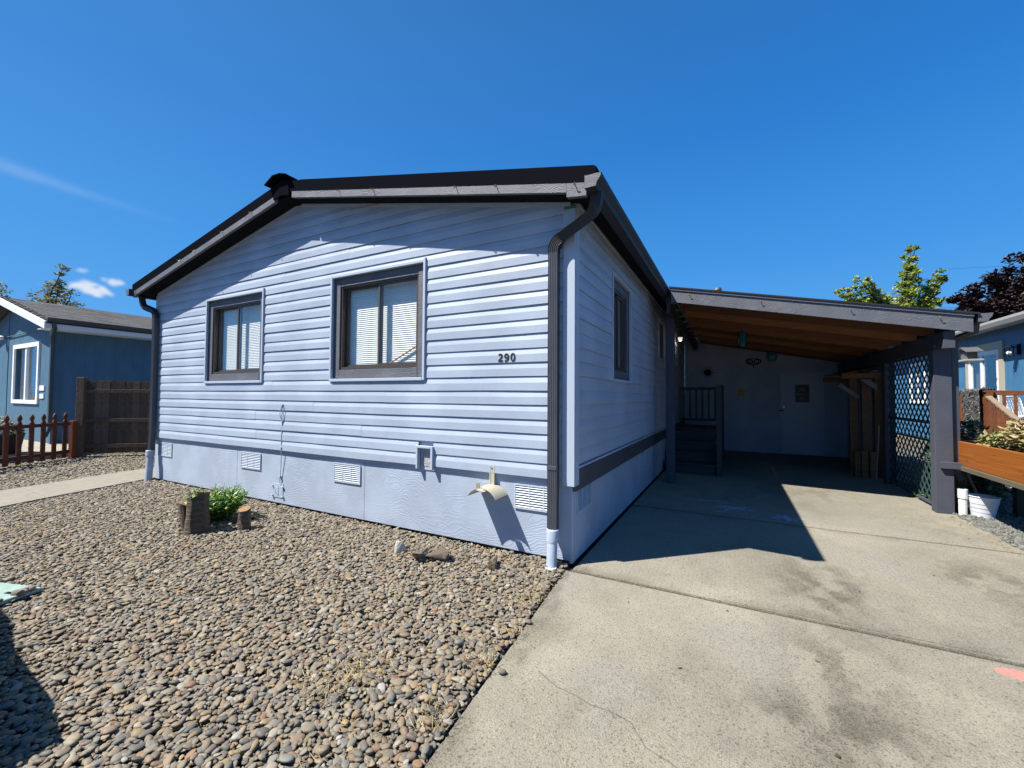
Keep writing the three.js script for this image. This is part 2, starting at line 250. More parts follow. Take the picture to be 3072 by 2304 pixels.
{
  const bed = setting('gravel_bed', [bx(-14, .2, -.3, -.02, .0, 3.06), bx(-14, -7.28, -.3, -.021, -8, -.004)], mat([.078, .0663, .0507], 1));
  const r = rng(5150), list = []; const pal = [[.15, .124, .088], [.165, .134, .092], [.125, .112, .09], [.18, .141, .09], [.145, .104, .07], [.1, .093, .079], [.182, .156, .112], [.16, .113, .067], [.128, .124, .106], [.14, .116, .089], [.2, .175, .131], [.115, .097, .074]];
  const cam = camera.position, fw = new THREE.Vector3(-.4664, 0, -.8843);
  const put = (x, z, y, sc, tilt) => {
    const L = (.0098 + .0135 * Math.pow(r(), 1.7)) * sc, W = L * (.55 + .33 * r()), T = L * (.26 + .24 * r());
    const c = pal[Math.floor(r() * pal.length)], k = .80 + .42 * r(); const w = r();
    let col = [c[0] * k, c[1] * k, c[2] * k]; if (w > .975) col = [.17 * k, .10 * k, .06 * k]; else if (w > .925) col = [.20 * k, .145 * k, .075 * k]; else if (w < .012) col = [.25, .235, .21];
    list.push({ x, y, z, s: [L, T, W], e: [(r() - .5) * tilt, r() * 6.283, (r() - .5) * tilt], c: col, v: Math.floor(r() * 6) });
  };
  const ok = (x, z) => { if (x > driveEdge(z) - .010) return false; if (z > 3.02) return false; if (z < .02 && x > -7.3) return false; if (inPath(x, z)) return false; if (z < 0 && x < -11.6) return false; return true; };
  const fill = (x0, x1, z0, z1, cell, y0, y1, sc, tilt) => { for (let x = x0; x < x1; x += cell) for (let z = z0; z < z1; z += cell) { const px = x + r() * cell, pz = z + r() * cell; if (ok(px, pz)) put(px, pz, y0 + (y1 - y0) * r(), sc * (.85 + .35 * r()), tilt); } };
  fill(-8.6, .26, .0, 3.05, .0215, -.012, .012, 1, .6);
  fill(-8.6, .26, .0, 3.05, .025, .006, .022, 1.05, .75);
  fill(-8.6, .26, .0, 3.05, .085, .020, .028, 1.3, .7);
  fill(-11.9, -7.3, -3.2, 3.0, .031, -.01, .014, 1.3, .7);
  fill(-11.9, -7.3, -3.2, 3.0, .042, .010, .028, 1.4, .8);
  for (const [x, z] of [[.145, 1.47], [.06, .98]]) list.push({ x, y: .014, z, s: [.022, .012, .017], e: [0, r() * 6, 0], c: [.13, .10, .085], v: 2 });
  for (const q of list) { const dx = q.x - cam.x, dy = q.y - cam.y, dz = q.z - cam.z, dep = dx * fw.x + dz * fw.z, lat = dx * .8843 + dz * -.4664; q.k = dep > .9 && Math.abs(lat) < dep * 1.2 && -dy < dep * .93 && q.y > .012 ? q.s[0] / dep : 0; }
  list.sort((a, b) => b.k - a.k);
  const pm = mat([1, 1, 1], .72, { bumpMap: scaled(softT, 1, 1), bumpScale: .0 });
  const mats = new Map(); const T = new THREE.Object3D();
  list.slice(0, 300).forEach((q, i) => { const key = i % 40; if (!mats.has(key)) mats.set(key, mat(q.c, .7)); const o = new THREE.Mesh(pebGeos[q.v], mats.get(key)); o.name = 'pebble'; o.position.set(q.x, q.y, q.z); o.rotation.set(...q.e); o.scale.set(...q.s); o.castShadow = o.receiveShadow = true; bed.add(o); });
  for (let v = 0; v < 6; v++) {
    const l = list.slice(300).filter(q => q.v === v), im = new THREE.InstancedMesh(pebGeos[v], pm, l.length); im.name = 'pebbles'; im.userData = { kind: 'stuff' };
    l.forEach((q, i) => { T.position.set(q.x, q.y, q.z); T.rotation.set(...q.e); T.scale.set(...q.s); T.updateMatrix(); im.setMatrixAt(i, T.matrix); im.setColorAt(i, lin(...q.c)); });
    im.castShadow = im.receiveShadow = true; bed.add(im);
  }
  console.log('pebbles', list.length);
}
/* crushed grey rock beside the drive */
{
  const yard = setting('crushed_rock_strip', bx(3.575, 9, -.3, -.022, -13, 3.06), mat([.0858, .0858, .078], 1));
  const r = rng(99), T = new THREE.Object3D(), l = []; for (let x = 3.58; x < 6.0; x += .027) for (let z = -9; z < .5; z += .027) { if (x > 3.6 + .0 && z > -1.2 && x > 4.4) continue; if (z < -6 && r() > .4) continue; l.push([x + r() * .027, z + r() * .027]); }
  const g = new THREE.IcosahedronGeometry(1, 0); const im = new THREE.InstancedMesh(g, mat([1, 1, 1], .85), l.length); im.name = 'crushed_rock'; im.userData = { kind: 'stuff' };
  l.forEach(([x, z], i) => { const s = .011 + .012 * r(); T.position.set(x, -.012 + .018 * r(), z); T.rotation.set(r() * 6, r() * 6, r() * 6); T.scale.set(s * 1.3, s * .7, s); T.updateMatrix(); im.setMatrixAt(i, T.matrix); const k = .6 + .6 * r(); im.setColorAt(i, lin(.13 * k, .133 * k, .118 * k)); }); im.castShadow = im.receiveShadow = true; yard.add(im);
}

/* ------------------------------------------------ the house */
const font = await new FontLoader().loadAsync('fonts/droid/droid_sans_bold.typeface.json');
const RX = -3.628, SL = .2075, AP = 3.82, wallTop = x => AP - SL * Math.abs(x - RX), HW = -7.256, LEN = -16;
const house = thing('manufactured_home', 'pale blue manufactured home with lap siding, black metal roof and charcoal trim', 'house');
/* one lap-siding course: dutch-lap profile with a slightly wavy run; a = along the wall, z = outwards */
function course(y0, h, lip, a0, a1, seed, lo = -1, zoff = 0) {
  const flatH = h * .55, TZ = .0068; let prof = [[0, -.002], [0, lip], [flatH, lip], [h, TZ]];
  if (lo > y0) { const c = lo - y0; prof = c < flatH ? [[c, -.002], [c, lip], [flatH, lip], [h, TZ]] : [[c, -.002], [c, lip - (lip - TZ) * (c - flatH) / (h - flatH)], [h, TZ]]; }
  const A0 = typeof a0 === 'function' ? a0 : () => a0, A1 = typeof a1 === 'function' ? a1 : () => a1;
  const n = Math.max(2, Math.ceil(Math.abs(A1(y0) - A0(y0)) / .3)), pos = [], idx = [], K = prof.length;
  for (let i = 0; i <= n; i++) for (const [dy, z] of prof) {
    const yy = y0 + dy, s = A0(yy) + (A1(yy) - A0(yy)) * i / n, edge = 1; const w = (vnoise(s * 1.3 + seed * 7.7, seed * 3.1) - .5), w2 = vnoise(s * 2.1 + seed, 40 + seed) - .5;
    pos.push(s, yy + (dy < h * .5 ? .0065 * w * edge : .0), z + zoff + (z > .003 ? .0035 * w2 * (z > .008 ? 1 : 0) : 0));
  }
  for (let i = 0; i < n; i++) for (let j = 0; j < K - 1; j++) { const a = i * K + j, b = a + 1, c = a + K, d = c + 1; idx.push(a, c, b, b, c, d); }
  const g = new THREE.BufferGeometry(); g.setAttribute('position', new THREE.Float32BufferAttribute(pos, 3)); g.setIndex(idx); const q = g.toNonIndexed(); q.computeVertexNormals(); return q;
}
const CO = .127, Y0 = .706;
const WIN = [[-5.72, -4.31, 1.583, 2.808], [-3.0, -1.58, 1.583, 2.808]];
{
  const r = rng(31);
  const gable = [[HW, .66], [-.004, .66], [-.004, wallTop(0)], [RX, AP], [HW, wallTop(HW)]];
  const fw = part(house, 'front_wall', prism(gable, .1, -.108, WIN.map(w => rect(w[0] + .02, w[1] - .02, w[2] + .02, w[3] - .02))), M.siding);
  for (let k = 0; k < 25; k++) {
    const y = Y0 + k * CO, lip = (k % 2 ? .0182 : .0200); const top = Math.min(y + CO, AP - .012); if (top - y < .03) break;
    const h = top - y, g = (yy) => Math.min(3.628, (AP - .008 - yy) / SL); // half width under the rake
    const L = yy => Math.max(HW + .03, RX - g(yy)), R = yy => Math.min(-.07, RX + g(yy));
    let runs = [[L, R, -1]];
    if (y + CO > 1.585 && y < 2.808) { const lo = y < 1.58 ? -1 : y + CO > 2.808 && y < 2.808 ? 2.808 : 0; 
      if (y >= 1.58 - .02 && !(lo > 1)) runs = [[L, WIN[0][0], -1], [WIN[0][1], WIN[1][0], -1], [WIN[1][1], R, -1]];
      else if (lo > 1) runs = [[L, WIN[0][0], -1], [WIN[0][0], WIN[0][1], lo], [WIN[0][1], WIN[1][0], -1], [WIN[1][0], WIN[1][1], lo], [WIN[1][1], R, -1]]; }
    if (k === 1 || k === 0) { runs = [[L, -1.655, -1], [-1.462, R, -1]]; }       // cut-out for the empty outlet box
    for (const [a, b, lo] of runs) {
      const xa = typeof a === 'function' ? a(y) : a, xb = typeof b === 'function' ? b(y) : b;
      if (xb - xa > 3.9) { // sheets lap part-way along
        const m = xa + (xb - xa) * (.28 + .44 * ((k * 0.37 + .13) % 1)); part(fw, 'siding_board', course(y, h, lip, a, m + .012, k * 3 + 1, lo, .0016), M.siding); part(fw, 'siding_board', course(y - .002, h, lip, m, b, k * 3 + 2, lo), M.siding);
      } else part(fw, 'siding_board', course(y, h, lip, a, b, k * 3 + r(), lo), M.siding);
    }
  }
  // loose J-channel under the rakes, corner posts
  const rake = (x0, x1, d0, d1, z0, z1) => prism([[x0, wallTop(x0) - d1], [x1, wallTop(x1) - d1], [x1, wallTop(x1) - d0], [x0, wallTop(x0) - d0]], z1 - z0, z0);
  part(house, 'rake_channel', rake(RX + .003, -.02, -.006, .03, .002, .024), M.trimPale); part(house, 'rake_channel', rake(HW + .02, RX - .003, -.006, .03, .002, .024), M.trimPale);
  part(house, 'loose_trim_strip', bar([-2.72, 3.565, .022], [-2.18, 3.525, .03], .004, .014), mat([.2964, .2418, .1638], .6));
  part(house, 'corner_post', [rb(-.082, .025, .66, 3.02, .001, .028, .004), rb(.001, .0285, .66, 3.10, -.085, .0005, .004)], M.trimPale);
  part(house, 'corner_post', [rb(HW - .02, HW + .07, .66, 3.03, .001, .024, .004), rb(HW - .024, HW - .001, .66, 3.07, -.085, .0005, .004)], M.trimPale);
  part(house, 'corner_post_cap', [rb(-.078, .019, 3.021, 3.055, .002, .022, .003)], mat([.078, .1716, .078], .7));
}
/* side wall facing the drive, same courses; local a runs back along the wall */
const toSide = g => g.rotateY(Math.PI / 2);
const SWIN = [1.235, 2.182, 1.60, 2.80], SWIN2 = [4.55, 5.25, 2.12, 2.84];
{
  const sw = part(house, 'side_wall', toSide(prism([[.006, .66], [16, .66], [16, 3.12], [.006, 3.12]], .1, -.108, [SWIN, SWIN2].map(w => rect(w[0] + .02, w[1] - .02, w[2] + .02, w[3] - .02)))), M.siding);
  for (let k = 0; k < 19; k++) {
    const y = .806 + (k ? k * CO - .1 + .0 : 0) , yy = Y0 + (k + 1) * CO, lip = k % 2 ? .0140 : .0195; const h = CO; if (yy > 3.07) break;
    const cuts = []; for (const w of [SWIN, SWIN2]) { if (yy + h > w[2] + .01 && yy < w[3]) cuts.push(yy >= w[2] - .02 ? [w[0], w[1], yy + h > w[3] ? w[3] : 0] : null); }
    let xs = [[.085, 9.2]]; for (const c of cuts.filter(Boolean)) { const o = []; for (const [a, b] of xs) { if (c[0] > a && c[1] < b) { o.push([a, c[0]], [c[1], b]); if (c[2]) part(sw, 'siding_board', toSide(course(yy, h, lip, c[0], c[1], k + .3, c[2])), M.siding); } else o.push([a, b]); } xs = o; }
    for (const [a, b] of xs) { if (b - a > 3.7) { const m = a + Math.min(3.66 - .5 * ((k * .61) % 1), b - a - .6); part(sw, 'siding_board', toSide(course(yy, Math.min(h, 3.1 - yy), lip, a, m + .012, 100 + k, -1, .0016)), M.siding); part(sw, 'siding_board', toSide(course(yy - .002, Math.min(h, 3.1 - yy), lip, m, b, 150 + k)), M.siding); } else part(sw, 'siding_board', toSide(course(yy, Math.min(h, 3.1 - yy), lip, a, b, 200 + k)), M.siding); }
  }
  part(house, 'eave_channel', [bx(.0, .022, 3.082, 3.118, -9.2, -.06)], M.trimPale);
  part(house, 'belly_band', [rb(-.002, .028, .615, .79, -9.2, -.006, .003)], M.charcoalFlat);
  part(house, 'band_lip', [bx(.0, .019, .7915, .812, -9.2, -.09)], M.trimPale);
  part(house, 'far_wall', [bx(HW - .0, HW + .1, .0, 3.06, LEN, -.11)], M.siding); part(house, 'rear_wall', [bx(HW + .1, -.11, 0, 3.06, LEN, LEN + .1)], M.siding);
  part(house, 'interior', [bx(HW + .1, -.11, .70, .74, LEN + .1, -.11), bx(HW + .1, -.11, 3.0, 3.04, LEN + .1, -.11), bx(HW + .1, -.11, .74, 3.0, -2.7, -2.65), bx(-3.68, -3.6, .74, 3.0, -2.65, -.11)], M.room);
}
/* skirting */
{
  const seams = [HW + .01, -4.9, -2.443, -.004];
  for (let i = 0; i < 3; i++) part(house, 'skirting_panel', bx(seams[i] + .002, seams[i + 1] - .002, .028, .70, -.03, -.014 - .0015 * i), M.skirt);
  const ss = [-.006, -2.44, -4.88, -7.32, -9.2]; for (let i = 0; i < 4; i++) part(house, 'skirting_panel', bx(-.03, -.004, .012, .66, ss[i + 1] + .002, ss[i] - .002), M.skirt);
  part(house, 'skirting_frame', [bx(HW + .05, -.05, -.05, .62, -.07, -.05), bx(-.08, -.055, -.05, .62, -9.2, -.07)], mat([.1248, .0546, .0312], .9));
  const vent = (w, h, cols) => { const l = [bx(-.012, w + .012, -.012, 0, 0, .010), bx(-.012, w + .012, h, h + .012, 0, .010), bx(-.012, 0, 0, h, 0, .010), bx(w, w + .012, 0, h, 0, .010)]; for (let i = 1; i < cols; i++) l.push(bx(w * i / cols - .005, w * i / cols + .005, 0, h, 0, .009)); const n = Math.round(h / .0225); for (let j = 0; j < n; j++) { const y = h * (j + .5) / n; l.push(new THREE.BoxGeometry(w, .004, .017).rotateX(.75).translate(w / 2, y, .003)); } return merge(l); };
  const vm = mat([.40, .45, .53], .45), vb = mat([.15, .17, .205], .9);
  for (const [x0, x1] of [[-7.11, -6.70], [-4.79, -4.365], [-2.925, -2.512], [-.544, -.13]]) { const v = part(house, 'foundation_vent', vent(x1 - x0, .195, 3).translate(x0, .42, -.0125), vm); part(v, 'vent_backing', bx(x0, x1, .42, .615, -.0145, -.0125), vb); }
  { const v = part(house, 'foundation_vent', vent(.38, .195, 3).rotateY(Math.PI / 2).translate(-.003, .415, -.127), vm); part(v, 'vent_backing', bx(-.0045, -.0025, .415, .61, -.507, -.127), vb); }
  { const v = part(house, 'foundation_vent', vent(.38, .195, 3).rotateY(Math.PI / 2).translate(-.003, .415, -2.9), vm); part(v, 'vent_backing', bx(-.0045, -.0025, .415, .61, -3.28, -2.9), vb); }
}
/* windows: bronze sliders set in charcoal boards behind a pale J-channel */
function window_(parent, w, h, opts = {}) { // local frame: x along wall from the left jamb, y up from the bottom, z out
  const T = opts.trim ?? .095, o = [];
  const f0 = T + .022, iw = w - 2 * f0, ih = h - 2 * f0 - .01, fr = .028, yb = f0 + .012;
  const fx = (x0, x1, y0, y1, z0, z1) => bx(f0 + x0, f0 + x1, yb + y0, yb + y1, z0, z1);
  const frame = part(parent, 'window', [fx(0, fr, 0, ih, -.105, -.022), fx(iw - fr, iw, 0, ih, -.105, -.022), fx(fr, iw - fr, ih - fr, ih, -.105, -.022), fx(fr, iw - fr, 0, fr, -.105, -.022)], M.bronze);
  const c = .025, J = [rb(-.004, c, -.012, h + .012, .0, .034, .004), rb(w - c, w + .004, -.012, h + .026, .0, .038, .004), rb(c, w - c, h - c + .004, h + .01, .0, .034, .004), rb(c, w - c, -.014, c - .006, .0, .040, .004)];
  part(frame, 'channel_trim', J, M.trimPale);
  const tz0 = -.06, tz1 = -.006;
  part(frame, 'trim_board', rb(c, c + T, c + .002, h - c, tz0, tz1, .003), M.charcoal); part(frame, 'trim_board', rb(w - c - T, w - c, c + .002, h - c, tz0, tz1 + .002, .003), M.charcoal);
  part(frame, 'trim_board', rb(c + T, w - c - T, h - c - T, h - c, tz0, tz1 - .003, .003), M.charcoal); part(frame, 'trim_board', rb(c + T + .004, w - c - T - .004, c, c + T + .004, tz0, tz1 + .004, .003), M.charcoal);
  const sash = (x0, x1, z, name) => { const b = .026; const s = part(frame, name, [fx(x0, x0 + b, fr, ih - fr, z - .01, z + .01), fx(x1 - b, x1, fr, ih - fr, z - .01, z + .01), fx(x0 + b, x1 - b, ih - fr - b, ih - fr, z - .01, z + .01), fx(x0 + b, x1 - b, fr, fr + b, z - .01, z + .01)], M.bronze); return s; };
  sash(fr, iw * .5 + .014, -.082, 'sliding_sash'); sash(iw * .5 - .012, iw - fr, -.048, 'fixed_sash');
  part(frame, 'pane', fx(fr + .024, iw * .5 - .01, fr + .024, ih - fr - .024, -.0835, -.0825), M.glass); part(frame, 'pane', fx(iw * .5 + .012, iw - fr - .024, fr + .024, ih - fr - .024, -.0495, -.0485), M.glass);
  // mini blind
  const l = [], n = Math.floor((ih - .05) / .0232); const r = rng(opts.seed || 3); const bz = -.135;
  for (let i = 0; i < n; i++) { const y = .02 + i * .0232 + .02; l.push(new THREE.BoxGeometry(iw - .02, .0255, .0009).rotateX(-.36 + .04 * (r() - .5)).rotateZ((r() - .5) * .0016).translate(f0 + iw / 2, yb + y, bz)); }
  l.push(fx(.008, iw - .008, ih - .03, ih - .003, bz - .018, bz + .014), fx(.01, iw - .01, .006, .022, bz - .012, bz + .012));
  part(frame, 'mini_blind', l, opts.blind || M.blind);
  part(frame, 'jamb_liner', [fx(-.004, 0, 0, ih, -.2, -.106), fx(iw, iw + .004, 0, ih, -.2, -.106), fx(0, iw, ih, ih + .004, -.2, -.106), fx(0, iw, -.004, 0, -.2, -.106)], M.trimPale);
  return { frame, fx, iw, ih };
}
{
  const a = window_(house, 1.41, 1.225, { seed: 4 }); a.frame.position.set(-5.72, 1.583, 0);
  const b = window_(house, 1.42, 1.225, { seed: 9 }); b.frame.position.set(-3.0, 1.583, 0);
  part(b.frame, 'wooden_stick', rod([.765, .165, -.112], [1.27, .40, -.112], .009), mat([.429, .2106, .0936], .6));
  part(b.frame, 'latch_plate', rb(1.185, 1.262, .165, .245, -.118, -.108, .003), M.blind);
  const s = window_(house, .947, 1.20, { seed: 12, blind: mat([.234, .2418, .2418], .6) }); s.frame.rotation.y = Math.PI / 2; s.frame.position.set(0, 1.60, -SWIN[0]);
  const q = window_(house, .70, .72, { seed: 14, trim: .06, blind: mat([.078, .078, .078], .6) }); q.frame.rotation.y = Math.PI / 2; q.frame.position.set(0, 2.12, -SWIN2[0]);
}
/* roof: two metal slopes, cap, rakes, soffits, gutters */
{
  const top = x => 4.012 - .207 * Math.abs(x - RX), X0 = RX - 3.9, X1 = RX + 3.9, FZ = .252;
  const slope = (x0, x1) => prism([[x0, top(x0) - .135], [x1, top(x1) - .135], [x1, top(x1)], [x0, top(x0)]], FZ - LEN + .2, LEN - .2);
  const rf = part(house, 'roof', [slope(RX + .001, X1), slope(X0, RX - .001)], M.roofMetal);
  const ribs = []; for (let z = FZ - .03; z > LEN; z -= .3) for (const s of [-1, 1]) ribs.push(bar([RX + s * .3, top(RX + .3) + .006, z], [RX + s * 3.88, top(RX + 3.88) + .006, z], .03, .018)); part(rf, 'roof_ribs', ribs, M.roofMetal);
  // ridge cap, flared at the end, and the black flashing plate below it
  const cp = [[-.25, -.035], [-.09, .045], [.05, .040], [.16, .008], [.155, -.004], [.045, .028], [-.085, .032], [-.242, -.047]].map(([x, y]) => [RX + x, 4.012 + y + .012]);
  part(rf, 'ridge_cap', prism(cp, .325 - LEN, LEN), M.roofMetal);
  part(rf, 'ridge_flashing', [prism([[RX - .15, 3.80], [RX - .004, 3.83], [RX + .15, 3.80], [RX + .13, 3.99], [RX, 4.02], [RX - .13, 3.99]], .012, .2535)], M.roofMetal);
  const lineY = (x, k) => k - .2072 * Math.abs(x - RX);
  const sl = (x0, x1, ka, kb, z0, z1) => prism([[x0, lineY(x0, ka)], [x1, lineY(x1, ka)], [x1, lineY(x1, kb)], [x0, lineY(x0, kb)]], z1 - z0, z0);
  part(house, 'rake_fascia', [sl(RX + .19, .03, 3.806, 3.879, .218, .2545)], M.charcoal); part(house, 'rake_fascia', [sl(-7.38, RX - .12, 3.806, 3.879, .218, .2545)], M.charcoal);
  part(house, 'fascia_end_block', [prism([[.034, 3.006], [.196, 2.985], [.196, 3.088], [.034, 3.118]], .042, .218)], M.charcoal); part(house, 'fascia_end_block', [prism([[-7.455, 2.985], [-7.384, 3.01], [-7.384, 3.10], [-7.455, 3.085]], .042, .218)], M.charcoal);
  part(house, 'rake_soffit', [sl(RX + .002, .19, 3.823, 3.845, -.003, .217)], M.black); part(house, 'rake_soffit', [sl(-7.44, RX - .002, 3.823, 3.845, -.003, .217)], M.black);
  part(house, 'ridge_soffit_strip', [bx(RX - .05, RX + .05, 3.802, 3.8275, .02, .215)], M.black);
  part(house, 'eave_soffit', [prism([[.0, 3.118], [.19, 3.04], [.19, 3.055], [.0, 3.13]], -.004 - LEN, LEN), bx(.19, .2, 3.02, 3.10, LEN, .21)], M.black);
  part(house, 'eave_soffit', [prism([[HW, 3.118], [HW - .19, 3.04], [HW - .19, 3.055], [HW, 3.13]], -.004 - LEN, LEN), bx(HW - .2, HW - .19, 3.02, 3.10, LEN, .21)], M.black);
  const K = [[0, .105], [0, 0], [.088, 0], [.096, .03], [.118, .06], [.128, .075], [.128, .105], [.118, .105], [.118, .100], [.124, .100], [.124, .077], [.114, .063], [.092, .033], [.085, .004], [.004, .004], [.004, .105]];
  const cap = [[0, .10], [0, 0], [.088, 0], [.096, .03], [.118, .06], [.128, .075], [.128, .10]];
  const gut = (s, x0, zf) => { const g = part(house, 'gutter', prism(K.map(([x, y]) => [x0 + s * x, 3.012 + y]), zf - LEN, LEN), M.gutterMetal); part(g, 'gutter_end_cap', prism(cap.map(([x, y]) => [x0 + s * (x * .97 + .002), 3.014 + y * .96]), .003, zf - .001), M.charcoal); };
  gut(1, .201, .318); gut(-1, HW - .201, .318);
  // hooks for lights along the rake
  for (const x of [-2.62, -2.10, -1.05, -.62, .10]) part(house, 'light_hook', [rod([x, lineY(x, 3.885), .252], [x + .004, lineY(x, 3.85), .285], .0035, 6), rod([x + .004, lineY(x, 3.85), .285], [x + .012, lineY(x, 3.87), .295], .0035, 6)], mat([.273, .234, .156], .4, { metalness: .7 }));
  for (const x of [-4.25, -4.9, -5.6, -6.0]) part(house, 'light_hook', [rod([x, lineY(x, 3.885), .252], [x + .004, lineY(x, 3.85), .285], .0035, 6), rod([x + .004, lineY(x, 3.85), .285], [x + .012, lineY(x, 3.87), .295], .0035, 6)], mat([.273, .234, .156], .4, { metalness: .7 }));
}
/* downspouts: ribbed, elbows at the top, dropping into painted drain pipes */
{
  const ribbed = (w, d) => { const p = []; const nx = 5; for (let i = 0; i <= nx * 2; i++) { const x = -w / 2 + w * i / (nx * 2); p.push([x, d / 2 - (i % 2 ? .005 : 0)]); } for (let i = nx * 2; i >= 0; i--) { const x = -w / 2 + w * i / (nx * 2); p.push([x, -d / 2 + (i % 2 ? .004 : 0)]); } return p; };
  const P = ribbed(.083, .06); const arcpts = (a, b, c, n) => { const o = []; for (let i = 0; i <= n; i++) { const t = i / n; o.push([0, 1, 2].map(k => (1 - t) ** 2 * a[k] + 2 * t * (1 - t) * b[k] + t * t * c[k])); } return o; };
  const rings = (pts, w, d) => pts.map((p, i) => null);
  const d = part(house, 'downspout', sweep(P, [[-.153, 2.655, .062], [-.153, 1.6, .062], [-.152, .66, .062], [-.152, .27, .062]]), M.charcoalFlat);
  const path = [...arcpts([.26, 3.02, .19], [.262, 2.90, .185], [.20, 2.868, .16], 6), ...arcpts([-.06, 2.775, .085], [-.150, 2.745, .064], [-.153, 2.65, .062], 7)];
  part(d, 'elbow', sweep(P.map(([x, y]) => [x * 1.05, y * 1.06]), path), M.gutterMetal);
  part(d, 'joint_band', [rb(-.197, -.109, .795, .83, .03, .095, .002)], M.charcoalFlat);
  const pipe = (r, top, x, z, x2, z2) => { const a = new THREE.LatheGeometry([[0, top - .005], [r * .93, top - .005], [r * .93, top], [r * 1.18, top], [r * 1.2, top - .008], [r * 1.2, top - .085], [r * 1.02, top - .1], [r, top - .11], [r, -.06]].map(q => new THREE.Vector2(...q)), 28); const p = a.attributes.position; for (let i = 0; i < p.count; i++) { const t = 1 - (p.getY(i) + .06) / (top + .06); p.setX(i, p.getX(i) + x + (x2 - x) * t); p.setZ(i, p.getZ(i) + z + (z2 - z) * t); } a.computeVertexNormals(); return a; };
  const dp = part(house, 'drain_pipe', pipe(.043, .305, -.147, .078, -.125, .165), M.pvcPaint);
  part(dp, 'pipe_foot', [cyl(.046, .044, .035, -.124, -.012, .167)], M.pvc);
  const dl = part(house, 'downspout', sweep(P.map(([x, y]) => [x * .95, y]), [[-7.175, 2.66, .065], [-7.17, 1.4, .062], [-7.155, .75, .07], [-7.16, .45, .08]]), M.charcoalFlat);
  part(dl, 'elbow', sweep(P.map(([x, y]) => [x, y * 1.05]), [...arcpts([-7.50, 3.02, .13], [-7.50, 2.87, .12], [-7.42, 2.845, .105], 6), ...arcpts([-7.26, 2.79, .08], [-7.178, 2.77, .066], [-7.175, 2.655, .065], 6)]), M.gutterMetal);
  part(house, 'drain_pipe', pipe(.05, .50, -7.155, .085, -7.11, .12), M.pvcPaint);
}
/* fittings on the front wall */
{
  '290'.split('').forEach((c, i) => { const g = new TextGeometry(c, { font, size: .073, depth: .006, curveSegments: 10 }); g.translate(-.722 + i * .0645, 1.733, .0185); part(house, 'house_number', g, mat([.00936, .01248, .0156], .5)); });
  const box = part(house, 'outlet_box', [rb(-1.665, -1.642, .672, .905, .0, .045, .003), rb(-1.478, -1.452, .672, .905, .0, .045, .003), rb(-1.642, -1.478, .882, .906, .0, .045, .003)], M.trimPale);
  part(box, 'box_recess', [bx(-1.642, -1.478, .69, .882, -.06, -.05)], mat([.039, .0312, .0273], .9)); part(box, 'insulation', [rb(-1.615, -1.49, .69, .838, -.049, -.004, .01)], mat([.3276, .3276, .3432], .9, { bumpMap: scaled(softT, 6, 6), bumpScale: .01 }));
  const cable = part(house, 'cable', [tube([[-3.865, 1.06, .02], [-3.905, 1.13, .03], [-3.90, 1.22, .03], [-3.862, 1.285, .024], [-3.84, 1.22, .03], [-3.845, 1.13, .03], [-3.868, 1.06, .022], [-3.885, .85, .02], [-3.885, .66, .016], [-3.905, .47, .004], [-3.93, .285, .0]], .0045, 90)], M.trimPale);
  part(cable, 'cable_clip', [rb(-3.875, -3.855, 1.27, 1.295, .005, .04, .002)], M.trimPale); part(cable, 'cable_clip', [rb(-3.90, -3.87, .735, .75, .01, .032, .002)], M.trimPale); part(cable, 'cable_clip', [rb(-3.935, -3.915, .345, .375, -.014, .012, .002)], M.trimPale); part(cable, 'cable_clip', [rb(-3.88, -3.86, 1.045, 1.075, .005, .035, .002)], M.trimPale);
  const hatch = part(house, 'access_plate', rb(-4.07, -3.875, .095, .275, -.0135, -.009, .002), M.skirt);
  for (const [x, y] of [[-4.08, .235], [-3.872, .235], [-4.08, .115], [-3.872, .115]]) part(hatch, 'turn_button', rb(x - .014, x + .014, y - .009, y + .011, -.0085, .008, .002), M.trimPale);
  part(hatch, 'pull_handle', tube([[-3.985, .135, -.008], [-3.995, .165, .014], [-3.985, .21, .014], [-3.965, .225, -.008]], .0035, 20, 6), M.trimPale);
}
{
  const h = thing('hose_hanger', 'cream plastic hose hanger with curved saddle on pale blue skirting', 'hose hanger', null, [-.775, .60, -.012]);
  part(h, 'bracket', [rb(-.028, .026, -.02, .175, .022, .03, .003), rb(-.028, -.014, -.02, .175, .005, .034, .003), rb(.012, .026, -.02, .175, .005, .034, .003)], M.cream);
  part(h, 'screw', new THREE.CylinderGeometry(.007, .007, .006, 10).rotateX(Math.PI / 2).translate(-.002, .148, .033), M.bronze);
  const R = .175, arc = []; for (let i = 0; i <= 22; i++) { const t = -1.02 + 2.04 * i / 22; arc.push([Math.sin(t) * R, Math.cos(t) * R - R]); } for (let i = 22; i >= 0; i--) { const t = -1.02 + 2.04 * i / 22; arc.push([Math.sin(t) * (R - .005), Math.cos(t) * (R - .005) - R]); }
  part(h, 'saddle', prism(arc, .215, .004), M.cream);
  part(h, 'front_lip', [rb(-.055, -.015, -.012, .045, .214, .220, .002), rb(-.055, -.015, -.02, -.006, .15, .222, .002)], mat([.2574, .2418, .2106], .5));
  part(h, 'saddle_tongue', [prism([[-.02, -.005], [.03, -.01], [.05, -.02], [.02, -.018], [-.02, -.012]], .05, .2195)], M.cream);
}

